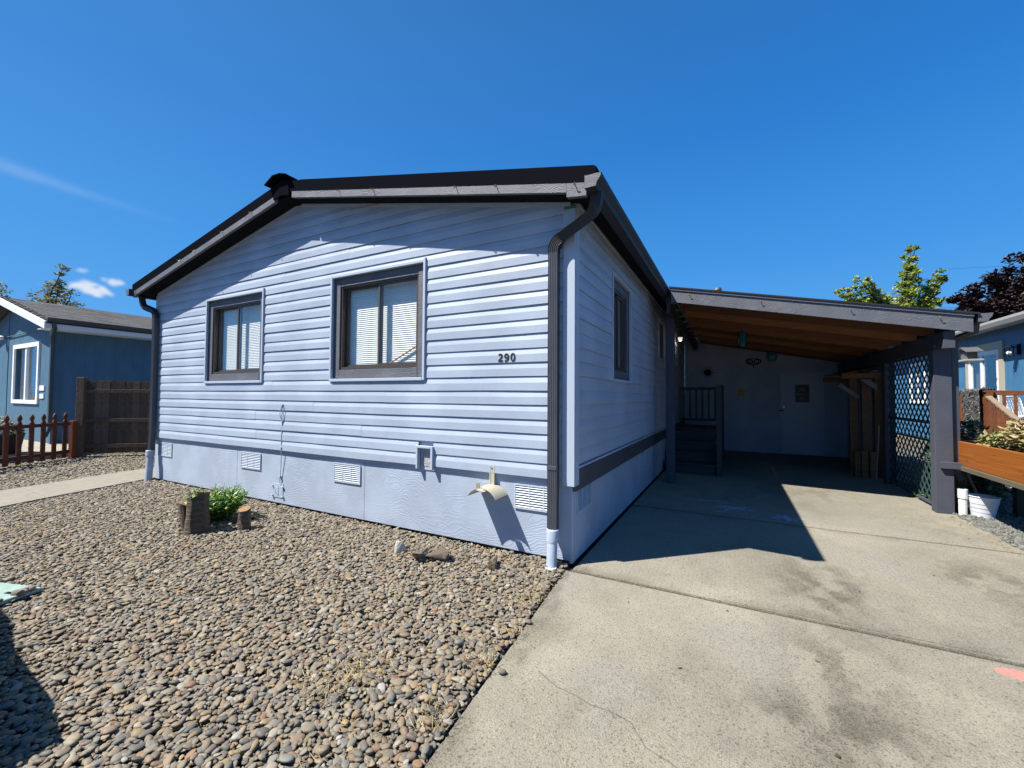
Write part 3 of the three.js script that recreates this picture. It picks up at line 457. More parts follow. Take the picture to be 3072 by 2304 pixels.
/* ------------------------------------------------ the carport */
const carport = thing('carport', 'charcoal timber carport with open brown rafters against the blue house', 'carport');
{
  const topY = x => 3.115 - .2065 * (x - .35), Z0 = -3.45, ZB = -9.25;
  const slopeBox = (x0, x1, d0, d1, z0, z1) => prism([[x0, topY(x0) - d1], [x1, topY(x1) - d1], [x1, topY(x1) - d0], [x0, topY(x0) - d0]], z1 - z0, z0);
  const rf = part(carport, 'roof_deck', slopeBox(.345, 3.72, .012, .030, ZB - .3, Z0 - .035), M.ply);
  part(rf, 'roofing', slopeBox(.34, 3.745, -.012, .010, ZB - .3, Z0 + .025), mat([.0156, .0156, .01716], .9, { bumpMap: scaled(fineT, 6, 6), bumpScale: .004 }));
  part(rf, 'drip_edge', slopeBox(.36, 3.70, .0125, .04, Z0 + .001, Z0 + .014), mat([.1092, .1131, .1365], .5));
  part(carport, 'front_fascia', slopeBox(.365, 3.695, .03, .222, Z0 - .036, Z0 - .001), M.charcoal);
  for (const x of [.62, 1.55, 2.55, 3.4]) part(carport, 'light_hook', [rod([x, topY(x) - .07, Z0], [x + .004, topY(x) - .10, Z0 + .03], .004, 6), rod([x + .004, topY(x) - .10, Z0 + .03], [x + .016, topY(x) - .075, Z0 + .04], .004, 6)], mat([.234, .2028, .156], .4, { metalness: .7 }));
  const rafterM = [1.45, .8, 1.7, 1.0].map((k, i) => mat([.21 * k, .085 * k, .032 * k], .75, { map: scaled(grainC, .5 + .1 * i, 3 + i * .3), bumpMap: scaled(grainV, .8, 4), bumpScale: .0015 }));
  for (let i = 0; i < 10; i++) { const z = Z0 - .09 - i * .61; part(carport, 'rafter', slopeBox(.43, 3.58, .032, .205, z - .038, z), rafterM[i % 4]); }
  part(carport, 'side_beam', [rb(3.455, 3.56, 2.03, 2.235, ZB, Z0 - .06, .004)], M.charcoalPost);
  part(carport, 'ledger', [rb(.29, .345, 2.72, 2.98, ZB, Z0 - .05, .004)], M.darkStain);
  for (let i = 0; i < 10; i++) { const z = Z0 - .09 - i * .61; part(carport, 'joist_hanger', [bx(.348, .42, topY(.4) - .228, topY(.4) - .2055, z - .05, z + .012)], mat([.195, .195, .1872], .5, { metalness: .6 })); }
  // gutter on the low side
  const K = [[0, .10], [0, 0], [.085, 0], [.095, .03], [.118, .06], [.128, .10], [.122, .10], [.112, .064], [.09, .033], [.082, .004], [.004, .004], [.004, .10]];
  const gt = part(carport, 'gutter', prism(K.map(([x, y]) => [3.735 + x, 2.318 + y]), Z0 - ZB, ZB), M.charcoalFlat); part(gt, 'gutter_end_cap', prism(K.slice(0, 6).map(([x, y]) => [3.736 + x * .97, 2.32 + y * .96]), .003, Z0 + .0005), M.charcoal);
  const ds = part(carport, 'downspout', sweep([[-.03, -.022], [.03, -.022], [.03, .022], [-.03, .022]], [[3.79, 2.32, -3.66], [3.79, 2.24, -3.68], [3.655, 2.17, -3.80], [3.648, 2.06, -3.81], [3.648, .50, -3.81], [3.675, .42, -3.785]]), M.charcoalFlat);
  // posts: doubled timber at the drive corner, a slim one by the house
  const post = (name, x0, x1, z0, z1, h, m = M.charcoalPost) => part(carport, name, rb(x0, x1, .0, h, z0, z1, .008), m);
  post('post', 3.428, 3.60, -3.88, -3.735, 2.05);
  post('post', .215, .345, -4.10, -3.97, 2.90);
  post('post', 3.46, 3.60, -5.92, -5.78, 2.03);
  part(carport, 'post_ledge', [rb(3.47, 3.72, .56, .64, -3.733, -3.69, .003)], M.charcoalPost);
  part(carport, 'post_block', [rb(3.44, 3.59, 2.051, 2.10, -3.87, -3.745, .004)], M.charcoal);
  // lattice of crossing laths between the posts (green paint)
  const lm = mat([.0234, .05616, .04836], .6), z0 = -5.77, z1 = -3.89, yb = .06, yt = 2.03;
  const lat = part(carport, 'lattice_frame', [bx(3.50, 3.53, 1.085, 1.125, z0, z1), bx(3.497, 3.533, 2.0, 2.035, z0, z1), bx(3.497, 3.533, yb - .03, yb, z0, z1)], M.charcoalPost);
  const W = z1 - z0, H = yt - yb, S = .108 * Math.SQRT2;
  for (const dir of [1, -1]) for (let k = -Math.ceil(H / S); k * S < W; k++) {
    // line: z = z0 + k*S + t, y = yb + t (dir 1) or mirrored
    let t0 = Math.max(0, -k * S), t1 = Math.min(H, W - k * S); if (t1 - t0 < .05) continue;
    const zz = t => dir > 0 ? z0 + k * S + t : z1 - k * S - t; const x = dir > 0 ? 3.5167 : 3.5133;
    part(lat, 'lattice_lath', bar([x, yb + t0, zz(t0)], [x, yb + t1, zz(t1)], .0032, .034), lm);
  }
}
/* storage wall closing the carport, with its door */
const shed = thing('storage_room', 'pale blue storage room with a door at the back of the carport', 'shed');
{
  part(shed, 'back_wall', prism([[.02, 0], [4.1, 0], [4.1, 2.33], [.4, 3.06], [.02, 3.06]], .12, -9.40), M.wallPaint);
  part(shed, 'side_wall', bx(3.625, 3.70, 0, 2.36, -9.27, -6.2), M.wallPaint);
  const door = part(shed, 'door', rb(2.285, 3.195, .012, 2.045, -9.279, -9.245, .004), M.trimPale);
  part(shed, 'door_casing', [bx(2.21, 2.28, 0, 2.12, -9.279, -9.25), bx(3.20, 3.27, 0, 2.12, -9.279, -9.25), bx(2.28, 3.20, 2.05, 2.12, -9.279, -9.251)], M.wallPaint);
  part(door, 'knob', [new THREE.SphereGeometry(.03, 14, 10).translate(2.345, 1.05, -9.19), new THREE.CylinderGeometry(.014, .014, .05, 10).rotateX(Math.PI / 2).translate(2.345, 1.05, -9.22)], mat([.6, .58, .52], .25, { metalness: 1 }));
  part(door, 'deadbolt', new THREE.CylinderGeometry(.03, .03, .025, 16).rotateX(Math.PI / 2).translate(2.345, 1.19, -9.233), mat([.234, .2262, .2106], .35, { metalness: 1 }));
  part(door, 'hasp', rb(2.24, 2.34, 1.085, 1.115, -9.243, -9.23, .002), M.black);
  const s = thing('door_sign', 'small dark framed sign with a pale car outline on storage door', 'sign', null, [2.737, 1.53, -9.243]);
  part(s, 'frame', [rb(-.15, .15, .21, .225, 0, .012, .002), rb(-.15, .15, -.225, -.21, 0, .012, .002), rb(-.15, -.136, -.21, .21, 0, .012, .002), rb(.136, .15, -.21, .21, 0, .012, .002)], mat([.1248, .117, .1092], .5));
  const cv = document.createElement('canvas'); cv.width = 256; cv.height = 384; const c = cv.getContext('2d'); c.fillStyle = '#15131a'; c.fillRect(0, 0, 256, 384); c.strokeStyle = '#8d8a86'; c.lineWidth = 7; c.beginPath(); c.moveTo(30, 215); c.quadraticCurveTo(70, 130, 130, 128); c.quadraticCurveTo(190, 128, 215, 180); c.lineTo(235, 205); c.stroke(); c.lineWidth = 10; c.beginPath(); c.moveTo(20, 225); c.quadraticCurveTo(130, 195, 236, 228); c.stroke(); c.fillStyle = '#8d8a86'; c.fillRect(60, 60, 140, 9); c.fillRect(75, 88, 110, 8); c.lineWidth = 8; c.beginPath(); c.arc(128, 300, 22, 0, 6.3); c.stroke(); c.fillRect(70, 292, 30, 16);
  const ct = new THREE.CanvasTexture(cv); ct.colorSpace = THREE.SRGBColorSpace; const pl = new THREE.PlaneGeometry(.274, .42).translate(0, 0, .005); pl.userData.keepUV = true; part(s, 'printed_panel', pl, new THREE.MeshStandardMaterial({ map: ct, roughness: .4, color: lin(.6, .6, .6) }));
}
{ // entry steps up to the house door, landing and guard rail
  const st = thing('entry_steps', 'dark stained timber entry steps with railed landing under the carport', 'steps');
  for (let i = 0; i < 4; i++) { part(st, 'tread', rb(.06, .93, .165 + i * .175, .20 + i * .175, -5.32 - i * .29, -5.02 - i * .29, .004), M.darkStain); part(st, 'riser', bx(.08, .91, .0 + i * .175 + (i ? .026 : 0), .164 + i * .175, -5.075 - i * .29, -5.05 - i * .29), M.darkStain); }
  part(st, 'stringer', prism([[5.04, 0], [7.6, 0], [7.6, .86], [6.2, .86], [5.04, .24]], .04, -.02).rotateY(Math.PI / 2).translate(.955, 0, 0), M.darkStain);
  for (let i = 0; i < 7; i++) part(st, 'deck_board', rb(.04, .93, .74, .775, -6.32 - i * .18, -6.145 - i * .18, .003), M.darkStain);
  part(st, 'newel_post', rb(.93, 1.02, 0, 1.62, -5.10, -5.01, .005), M.darkStain); part(st, 'newel_post', rb(.93, 1.02, 0, 1.70, -7.55, -7.46, .005), M.darkStain);
  part(st, 'hand_rail', bar([.975, 1.60, -5.06], [.975, 1.68, -7.5], .07, .04), M.darkStain);
  part(st, 'guard_rail', [rb(.08, .98, 1.60, 1.66, -7.54, -7.47, .004), rb(.08, .93, .86, .92, -7.53, -7.48, .004)], M.darkStain);
  for (let i = 0; i < 6; i++) part(st, 'baluster', rb(.14 + i * .135, .18 + i * .135, .92, 1.60, -7.525, -7.485, .003), M.darkStain);
}
{ // lit wall lamp beside the entry, hanging lanterns, wall ornaments
  const l = thing('porch_lamp', 'small lit white glass lamp on house wall under carport', 'lamp', null, [.012, 2.79, -7.2]);
  part(l, 'back_plate', rb(.0, .02, -.06, .06, -.045, .045, .004), M.black); part(l, 'arm', rod([.02, .03, 0], [.1, .05, 0], .01), M.black);
  part(l, 'glass_shade', new THREE.CylinderGeometry(.055, .035, .08, 18).translate(.1, 0, 0), mat([.9, .9, .86], .4, { emissive: lin(1, .97, .88), emissiveIntensity: .35 }));
  const p = new THREE.PointLight(new THREE.Color(1, .95, .85), .025, 6, 2); p.position.set(.1, -.07, 0); p.castShadow = true; l.add(p);
  const j = thing('wall_lantern', 'unlit small white jar lantern on the storage room wall', 'lantern', null, [.30, 2.66, -9.27]);
  part(j, 'jar', new THREE.LatheGeometry([[0, 0], [.055, 0], [.07, .03], [.07, .11], [.05, .14], [0, .14]].map(q => new THREE.Vector2(...q)), 18).translate(0, 0, .1), mat([.273, .2808, .2808], .3)); part(j, 'cap', cyl(.06, .04, .05, 0, .14, .1), M.black); part(j, 'mount', rod([0, .17, 0], [0, .17, .1], .01), M.black);
  const teal = mat([.0234, .1248, .1326], .35, { metalness: .2 }), tealGlass = mat([.039, .1716, .1872], .2);
  const lantern = (x, y, z, h, lab, round) => { const o = thing('hanging_lantern', lab, 'lantern', 'teal lanterns hanging from the rafters', [x, y, z]);
    const body = round ? [[.03, 0], [.08, .03], [.10, h * .5], [.08, h - .03], [.03, h]] : [[.055, 0], [.072, .02], [.072, h - .02], [.055, h]];
    part(o, 'shade', new THREE.LatheGeometry(body.map(q => new THREE.Vector2(...q)), 16), tealGlass);
    const l = []; for (let i = 0; i < 8; i++) { const a = i * Math.PI / 4, pr = body.map(([r, yy]) => [(r + .002) * Math.cos(a), yy, (r + .002) * Math.sin(a)]); l.push(tube(pr, .004, 16, 5)); } part(o, 'wire_cage', l, M.black); part(o, 'cap', [cyl(body[body.length - 1][0] + .01, .02, .03, 0, h, 0)], teal); part(o, 'chain', rod([0, h + .03, 0], [0, round ? .46 : .36, 0], .003, 5), M.black); };
  lantern(1.376, 2.42, -6.0, .28, 'tall teal glass lantern hanging from carport rafters', false); lantern(1.952, 2.2, -7.2, .22, 'round teal wire lantern hanging from carport rafters', true);
  const star = []; for (let i = 0; i < 10; i++) { const a = Math.PI / 2 + i * Math.PI / 5, r = i % 2 ? .075 : .17; star.push([Math.cos(a) * r, Math.sin(a) * r]); }
  const sm = single('wall_star', prism(star, .025), mat([.42, .31, .06], .6), 'dull yellow star ornament on the storage room wall', 'ornament'); sm.position.set(1.40, 1.56, -9.278);
  const ov = thing('wall_plaque', 'black oval metal plaque on the storage room wall', 'plaque', null, [1.69, 2.37, -9.27]); part(ov, 'ring', new THREE.TorusGeometry(.16, .018, 8, 32).scale(1.05, .5, 1), M.black); part(ov, 'scroll', [new THREE.TorusGeometry(.05, .012, 6, 20).translate(-.07, 0, 0), new THREE.TorusGeometry(.05, .012, 6, 20).translate(.07, 0, 0), rod([0, -.07, 0], [0, -.15, 0], .01)], M.black);
  const sb = thing('sunburst_ornament', 'black metal sunburst ornament on the storage room wall', 'ornament', null, [.60, 2.10, -9.27]); part(sb, 'disc', new THREE.CylinderGeometry(.09, .09, .02, 20).rotateX(Math.PI / 2), M.black); for (let i = 0; i < 12; i++) { const a = i * Math.PI / 6; part(sb, 'ray', rod([Math.cos(a) * .09, Math.sin(a) * .09, 0], [Math.cos(a) * .17, Math.sin(a) * .17, 0], .009, 6), M.black); }
}
{ // lumber rack against the far right of the carport
  const k = thing('lumber_rack', 'brown timber lumber rack with angled braces inside the carport', 'rack', null, [0, 0, 0]);
  part(k, 'upright', rb(3.30, 3.44, 0, 1.80, -6.52, -6.43, .004), M.lumberV); part(k, 'upright', rb(3.48, 3.62, 0, 1.80, -6.52, -6.43, .004), M.lumberV); part(k, 'upright', rb(3.14, 3.26, 0, 1.80, -6.60, -6.53, .004), M.lumberV);
  part(k, 'shelf_beam', rb(3.0, 3.66, 1.785, 1.885, -6.42, -6.38, .004), M.lumber); part(k, 'shelf_beam', rb(3.0, 3.66, 1.785, 1.885, -8.2, -8.16, .004), M.lumber);
  const pale = mat([.1872, .1677, .1326], .7, { map: scaled(grainC, 1, 4) });
  part(k, 'brace', bar([2.95, 1.68, -6.40], [3.27, 1.43, -6.52], .04, .075), pale); part(k, 'brace', prism([[3.25, 1.768], [3.40, 1.768], [3.50, 1.66], [3.50, 1.555]], .03, -6.372), pale);
  const g = 'boards stored on the lumber rack'; const bl = 'loose rough board lying across the lumber rack';
  for (const [x, y, t, L] of [[3.08, 1.89, .02, 1.9], [3.2, 1.91, -.05, 2.1], [3.35, 1.89, .06, 1.7], [3.26, 1.94, .12, 1.6], [3.45, 1.92, -.02, 2.0]]) { const o = single('stored_board', rb(-.05, .05, 0, .02, -L / 2, L / 2, .003), M.lumber, bl, 'board', g); o.position.set(x, y, -7.2); o.rotation.set(.02, t, 0); }
  const g2 = 'short timber blocks standing by the lattice post', l2 = 'short timber offcut standing on the carport floor';
  for (const [x, z, h, w] of [[3.285, -6.26, .47, .09], [3.40, -6.27, .46, .085], [3.20, -6.36, .44, .08]]) { const o = single('timber_offcut', rb(-w / 2, w / 2, 0, h, -.045, .045, .004), mat([.1872, .1053, .039], .75, { map: scaled(grainCV, 4, .8) }), l2, 'timber', g2); o.position.set(x, .002, z); }
  const sk = single('leaning_stick', rod([3.415, 0, -6.12], [3.47, .95, -6.15], .009), mat([.234, .2106, .1716], .7), 'thin pale stick leaning beside the lumber rack', 'stick');
}

/* ------------------------------------------------ leaves */
function leafGeo(items, fold = .25) { // items: [x,y,z, size, dirTheta, dirPhi, r,g,b]; pointed, folded leaves
  const n = items.length, pos = new Float32Array(n * 18), col = new Float32Array(n * 18); const a = new THREE.Vector3(), b = new THREE.Vector3(), u = new THREE.Vector3(), q = new THREE.Vector3();
  items.forEach(([x, y, z, s, th, ph, r, g, bl, roll = 0, asp = .32], i) => {
    a.set(Math.cos(th) * Math.cos(ph), Math.sin(ph), Math.sin(th) * Math.cos(ph)); b.set(-Math.sin(th), 0, Math.cos(th)); u.crossVectors(a, b); const cr = Math.cos(roll), sr = Math.sin(roll); q.copy(b).multiplyScalar(cr).addScaledVector(u, sr); u.multiplyScalar(cr).addScaledVector(b, -sr); b.copy(q);
    const P = (k, w, f) => [x + a.x * s * k + b.x * s * w + u.x * s * f, y + a.y * s * k + b.y * s * w + u.y * s * f, z + a.z * s * k + b.z * s * w + u.z * s * f];
    const base = P(0, 0, 0), tip = P(1, 0, -.08), l = P(.45, -asp, fold * asp), rr = P(.45, asp, fold * asp);
    pos.set([...base, ...l, ...tip, ...base, ...tip, ...rr], i * 18); for (let k = 0; k < 6; k++) col.set([r, g, bl], i * 18 + k * 3);
  });
  const G = new THREE.BufferGeometry(); G.setAttribute('position', new THREE.BufferAttribute(pos, 3)); G.setAttribute('color', new THREE.BufferAttribute(col, 3)); G.computeVertexNormals(); return G;
}
const leafMat = (t = .35, rough = .6) => new THREE.MeshPhysicalMaterial({ color: 0xffffff, vertexColors: true, roughness: rough, transmission: t, thickness: 0, side: THREE.DoubleSide });
const leafM = leafMat(.35, .95), leafDark = mat([1, 1, 1], .55, { vertexColors: true });
function clumpLeaves(r, clumps, size, cols, up = .3, asp = .34) {
  const out = []; for (const [cx, cy, cz, rx, ry, rz, n] of clumps) for (let i = 0; i < n; i++) {
    let x, y, z; do { x = r() * 2 - 1; y = r() * 2 - 1; z = r() * 2 - 1; } while (x * x + y * y + z * z > 1); const d = Math.sqrt(x * x + y * y + z * z), k = d > 0 ? Math.pow(d, .55) / d : 1;
    const c = cols[Math.floor(r() * cols.length)], f = .7 + .6 * r(); out.push([cx + x * k * rx, cy + y * k * ry, cz + z * k * rz, size * (.6 + .8 * r()), r() * 6.283, (r() - .5) * 2 * (1 - up) + up * (r() - .2), c[0] * f, c[1] * f, c[2] * f, (r() - .5) * 1.6, asp]);
  } return out;
}
function limb(a, b, r0, r1, r, bend = .1) { const m = [0, 1, 2].map(i => (a[i] + b[i]) / 2 + (r() - .5) * bend); const c = new THREE.CatmullRomCurve3([a, m, b].map(p => new THREE.Vector3(...p))); const g = new THREE.TubeGeometry(c, 10, 1, 7); const p = g.attributes.position; const pts = c.getSpacedPoints(10); for (let i = 0; i < p.count; i++) { const k = Math.floor(i / 8), t = k / 10, q = pts[k], R = r0 + (r1 - r0) * t; p.setXYZ(i, q.x + (p.getX(i) - q.x) * R, q.y + (p.getY(i) - q.y) * R, q.z + (p.getZ(i) - q.z) * R); } g.computeVertexNormals(); return g; }
const barkM = mat([.0858, .0663, .0507], .95, { bumpMap: scaled(grainVV, 3, 2), bumpScale: .01 });
function branchClumps(r, base, tips, opt) { // leaf clumps strung along boughs from base to each tip
  const cl = []; for (const [tx, ty, tz, w] of tips) { const n = opt.steps; for (let i = 0; i <= n; i++) { const t = .25 + .75 * i / n, rad = (w || 1) * (opt.r0 + (opt.r1 - opt.r0) * t); const j = () => (r() - .5) * rad * 1.5; for (let k = 0; k < opt.per; k++) cl.push([base[0] + (tx - base[0]) * t + j(), base[1] + (ty - base[1]) * t + j() * .7, base[2] + (tz - base[2]) * t + j(), rad * (.45 + .5 * r()), rad * (.35 + .4 * r()), rad * (.45 + .5 * r()), opt.n]); } } return cl;
}
function tree(name, label, root, trunkTop, r0, tips0, opt, cols, m) {
  const r = rng(opt.seed); const tips = []; for (const q of tips0) { tips.push(q); for (let k = 0; k < (opt.sub || 0); k++) { const w = (q[3] || 1) * opt.spread; tips.push([q[0] + (r() - .5) * w, q[1] - r() * w * .8, q[2] + (r() - .5) * w, (q[3] || 1) * .6]); } }
  const t = thing(name, label, 'tree', null); const tr = part(t, 'trunk', [limb(root, trunkTop, r0, r0 * .55, r, .3)], barkM);
  for (const [x, y, z] of tips) part(tr, 'limb', [limb(trunkTop, [x, y, z], r0 * .45, .012, r, .6)], barkM);
  part(t, 'crown', leafGeo(clumpLeaves(r, branchClumps(r, trunkTop, tips, opt), opt.size, cols, .3)), m); return t;
}
tree('green_tree', 'bright green leafy tree rising behind the carport roof', [9.1, 0, -25.6], [9.2, 5.0, -25.6], .22,
  [[9.62, 9.35, -25.73, .62], [9.35, 8.3, -25.6, 1], [7.1, 7.75, -24.4, .8], [6.55, 7.1, -24.3, .7], [7.9, 7.0, -24.9, .9], [10.8, 8.0, -26.3, .6], [10.3, 7.2, -26.0, .9], [8.6, 6.5, -25.2, 1.2], [9.9, 6.6, -26.4, 1.2], [8.2, 5.8, -24.7, 1.3], [10.9, 5.6, -26, 1.2], [7, 5.2, -24, 1.2]],
  { seed: 3, steps: 6, per: 2, r0: .75, r1: .24, n: 30, size: .15, sub: 3, spread: 1.1 }, [[.27, .36, .025], [.34, .41, .04], [.18, .26, .02], [.40, .41, .055], [.13, .20, .02]], leafM);
tree('plum_tree', 'dark purple plum tree behind the right blue house', [13.4, 0, -24.2], [13.4, 3.6, -24.2], .28,
  [[12.75, 8.0, -24.0, 1], [13.6, 8.3, -24.3, 1], [14.6, 8.0, -24.8, 1.1], [11.8, 7.1, -23.6, .95], [10.95, 6.5, -23.1, .8], [10.3, 5.9, -22.8, .6], [10.9, 5.3, -23, .9], [12.3, 6.0, -23.4, 1.2], [13.5, 6.6, -23.6, 1.2], [14.9, 6.4, -24.2, 1.2], [11.6, 4.6, -23.2, 1.1], [13.0, 4.8, -23.1, 1.2], [15.5, 5.0, -24.8, 1.2], [12.8, 7.2, -24.8, 1.2], [14.2, 7.3, -25.2, 1.2]],
  { seed: 8, steps: 5, per: 2, r0: .75, r1: .42, n: 85, size: .17, sub: 3, spread: 1.9 }, [[.020, .007, .010], [.030, .010, .013], [.012, .006, .009], [.040, .016, .016]], leafDark);
const oliveCols = [[.13, .15, .05], [.17, .17, .06], [.09, .11, .045], [.21, .18, .075]];
tree('thin_tree', 'airy olive green tree above the grey shingle roof', [-31, 0, -4.6], [-30.9, 4.2, -4.6], .16, [[-30.0, 8.0, -4.9, .35], [-30.2, 7.3, -4.8, .6], [-31.1, 7.1, -4.6, .55], [-31.9, 6.6, -4.4, .55], [-32.3, 6.0, -4.5, .5], [-29.4, 6.7, -5.1, .5], [-28.9, 6.1, -5.2, .5], [-30.6, 6.3, -4.7, .9], [-29.7, 5.8, -5, .8], [-31.6, 5.6, -4.4, .8]], { seed: 21, steps: 8, per: 3, r0: .75, r1: .5, n: 11, size: .17 }, oliveCols, leafM);
tree('thin_tree', 'sparse olive green tree beyond the ridge of the left blue house', [-36.6, 0, -3.9], [-36.5, 4, -3.9], .15, [[-36.0, 7.4, -4.05, .5], [-36.6, 7.8, -3.9, .5], [-37.5, 7.2, -3.7, .6], [-35.7, 6.8, -4.1, .5], [-36.4, 6.6, -3.9, .8]], { seed: 27, steps: 7, per: 3, r0: .75, r1: .5, n: 11, size: .17 }, oliveCols, leafM);

/* ------------------------------------------------ the gravel yard's small things */
{
  const r = rng(64);
  // wide sawn stump with a broken side shoot
  const stumpGeo = (rad, h, tilt, az, seed, flare = 1.18, wob = .09, br = .02) => { const N = 44, Q = 12, pos = [], idx = [], rr = rng(seed), ph = rr() * 6; for (let j = 0; j <= Q; j++) for (let i = 0; i < N; i++) { const a = i / N * 6.2832, t = j / Q; let R = rad * (1 + (flare - 1) * Math.pow(1 - t, 3)) * (1 + wob * Math.sin(a * 2 + ph) + wob * .5 * Math.sin(a * 5 + ph * 2)) + br * (fbm(a * 6 + seed, t * 5, 3) - .5); const x = Math.cos(a) * R, z = Math.sin(a) * R; pos.push(x, t * (h + tilt * (x * Math.cos(az) + z * Math.sin(az))) - .03 * (1 - t), z); } for (let j = 0; j < Q; j++) for (let i = 0; i < N; i++) { const a = j * N + i, b = j * N + (i + 1) % N; idx.push(a, a + N, b, b, a + N, b + N); } const g = new THREE.BufferGeometry(); g.setAttribute('position', new THREE.Float32BufferAttribute(pos, 3)); g.setIndex(idx); g.computeVertexNormals(); const top = []; const ti = []; for (let i = 0; i < N; i++) top.push(pos[(Q * N + i) * 3], pos[(Q * N + i) * 3 + 1], pos[(Q * N + i) * 3 + 2]); let c = [0, h, 0]; top.push(...c); for (let i = 0; i < N; i++) ti.push(i, N, (i + 1) % N); const tg = new THREE.BufferGeometry(); tg.setAttribute('position', new THREE.Float32BufferAttribute(top, 3)); tg.setIndex(ti); tg.computeVertexNormals(); return [g, tg]; };
  const rings = colourMap(256, 256, (u, v) => { const d = Math.hypot(u - .5, v - .5) * 2 + .06 * fbm(u * 5, v * 5, 3), k = .75 + .25 * Math.sin(d * 60); return [k, k * .9, k * .75]; });
  const cutM = mat([.30, .185, .085], .8, { map: rings }), barkS = mat([.117, .09204, .0663], .95, { map: scaled(mottStrongT, 3, 9), bumpMap: scaled(grainV, 2, 6), bumpScale: .012 });
  const rough = (g, s) => { const p = g.attributes.position, uv = new Float32Array(p.count * 2); for (let i = 0; i < p.count; i++) { uv[2 * i] = .5 + p.getX(i) / s; uv[2 * i + 1] = .5 + p.getZ(i) / s; } g.setAttribute('uv', new THREE.BufferAttribute(uv, 2)); g.userData.keepUV = true; return g; };
  const s1 = thing('tree_stump', 'large rough barked stump with slanted cut and side shoot', 'stump', null, [-3.60, .02, 1.08]);
  const [g1, t1] = stumpGeo(.086, .36, .42, -.45, 5, 1.3, .07, .018); part(s1, 'bark', g1, barkS); part(s1, 'cut_face', rough(t1, .2), cutM);
  const [g2, t2] = stumpGeo(.034, .30, .8, 2.6, 9, 1.15, .06, .01); part(s1, 'side_shoot', [g2.clone().rotateZ(.30).translate(-.105, -.01, .05)], barkS); part(s1, 'shoot_cut', t2.rotateZ(.30).translate(-.105, -.01, .05), cutM);
  const [g3, t3] = stumpGeo(.042, .375, .5, 1.6, 14, 1.1, .06, .01); part(s1, 'side_shoot', [g3.rotateZ(.05).translate(-.075, 0, -.065)], barkS); part(s1, 'shoot_cut', t3.rotateZ(.05).translate(-.075, .0, -.065), mat([.1248, .0546, .0234], .9));
  const s2 = thing('tree_stump', 'small stump with fresh tan cut top beside green shoots', 'stump', null, [-3.30, .02, .79]);
  const [g4, t4] = stumpGeo(.056, .205, -.25, 1.2, 23, 1.16, .05, .014); part(s2, 'bark', g4, barkS); part(s2, 'cut_face', rough(t4, .14), cutM);
  // suckers sprouting between the stumps
  const b = thing('sprouting_shrub', 'bushy green shoots growing behind the large stump', 'shrub', null, [-3.90, .02, .76]);
  const st = [], lv = []; for (let i = 0; i < 130; i++) { const a = r() * 6.283, R = .255 * Math.sqrt(r()), h = .16 + .26 * r() * (1 - R * 1.3), lean = .07; const bx0 = Math.cos(a) * R * .55, bz0 = Math.sin(a) * R * .45, tx = Math.cos(a) * (R + lean), tz = Math.sin(a) * (R * .8 + lean); st.push(rod([bx0, 0, bz0], [tx, h, tz], .003, 5)); for (let k = 0; k < 17; k++) { const t = .25 + .75 * k / 17, g = r(); const y = r() > .35 ? [.12, .30, .02] : r() > .4 ? [.20, .36, .03] : [.30, .32, .04]; lv.push([bx0 + (tx - bx0) * t, h * t, bz0 + (tz - bz0) * t, .045 + .04 * r(), r() * 6.283, -.35 + r() * 1.0, y[0] * (.6 + .6 * g), y[1] * (.6 + .6 * g), y[2], (r() - .5), .2]); } }
  part(b, 'stems', st, mat([.0546, .078, .0195], .8)); part(b, 'leaves', leafGeo(lv), leafMat(.4, .5));
  // rocks
  const rock = (s, seed, smooth) => { const q = rng(Math.round(seed * 10)); if (smooth) { const g = pebbleGeo(3).clone().scale(...s); const p = g.attributes.position; for (let i = 0; i < p.count; i++) { const t = .5 + .5 * p.getY(i) / s[1]; p.setX(i, p.getX(i) * (1.15 - .6 * t)); p.setZ(i, p.getZ(i) * (1.15 - .6 * t)); } g.computeVertexNormals(); return g; } const pts = []; for (let i = 0; i < 15; i++) { const u = q() * 2 - 1, v = q() * 2 - 1, w = q() * 2 - 1, m = Math.max(Math.abs(u), Math.abs(v), Math.abs(w)); pts.push(new THREE.Vector3(u / m * s[0] * (.75 + .25 * q()), v / m * s[1] * (.8 + .2 * q()), w / m * s[2] * (.75 + .25 * q()))); } return new ConvexGeometry(pts); };
  const sets = [[[.055, .075, .045], [-1.44, .06, .50], [.42, .40, .36], 'smooth white cone shaped rock lying among the pebbles', 'white rock', 1], [[.135, .042, .085], [-1.06, .060, .46], [.085, .065, .048], 'dark brown slab rock lying below the skirting', 'brown rock', 2], [[.075, .06, .055], [-1.17, .045, .555], [.12, .10, .08], 'brown rock leaning on the dark slab rock', 'brown rock', 3], [[.07, .05, .05], [-.56, .045, .37], [.15, .115, .075], 'tan blocky rock near the drain pipe', 'tan rock', 4]];
  for (const [s, p, c, lab, cat, sd] of sets) { const o = single(cat.replace(' ', '_'), rock(s, sd * 13.7, sd === 1), mat(c, .85, { bumpMap: scaled(softT, 8, 8), bumpScale: .008 }), lab, 'rock'); o.position.set(...p); o.rotation.set(.1, sd === 2 ? .25 : sd * 1.3, .10); }
  const lid = thing('utility_box_lid', 'pale mint green utility box lid half buried in pebbles', 'lid', null, [-3.38, .042, 2.48], .30); part(lid, 'lid', rb(-.33, .33, -.02, .012, -.12, .12, .012), mat([.234, .3354, .3003], .6, { map: scaled(mottT, 3, 3) })); part(lid, 'lift_slot', rb(.20, .26, .0125, .015, -.012, .012, .001), M.black);
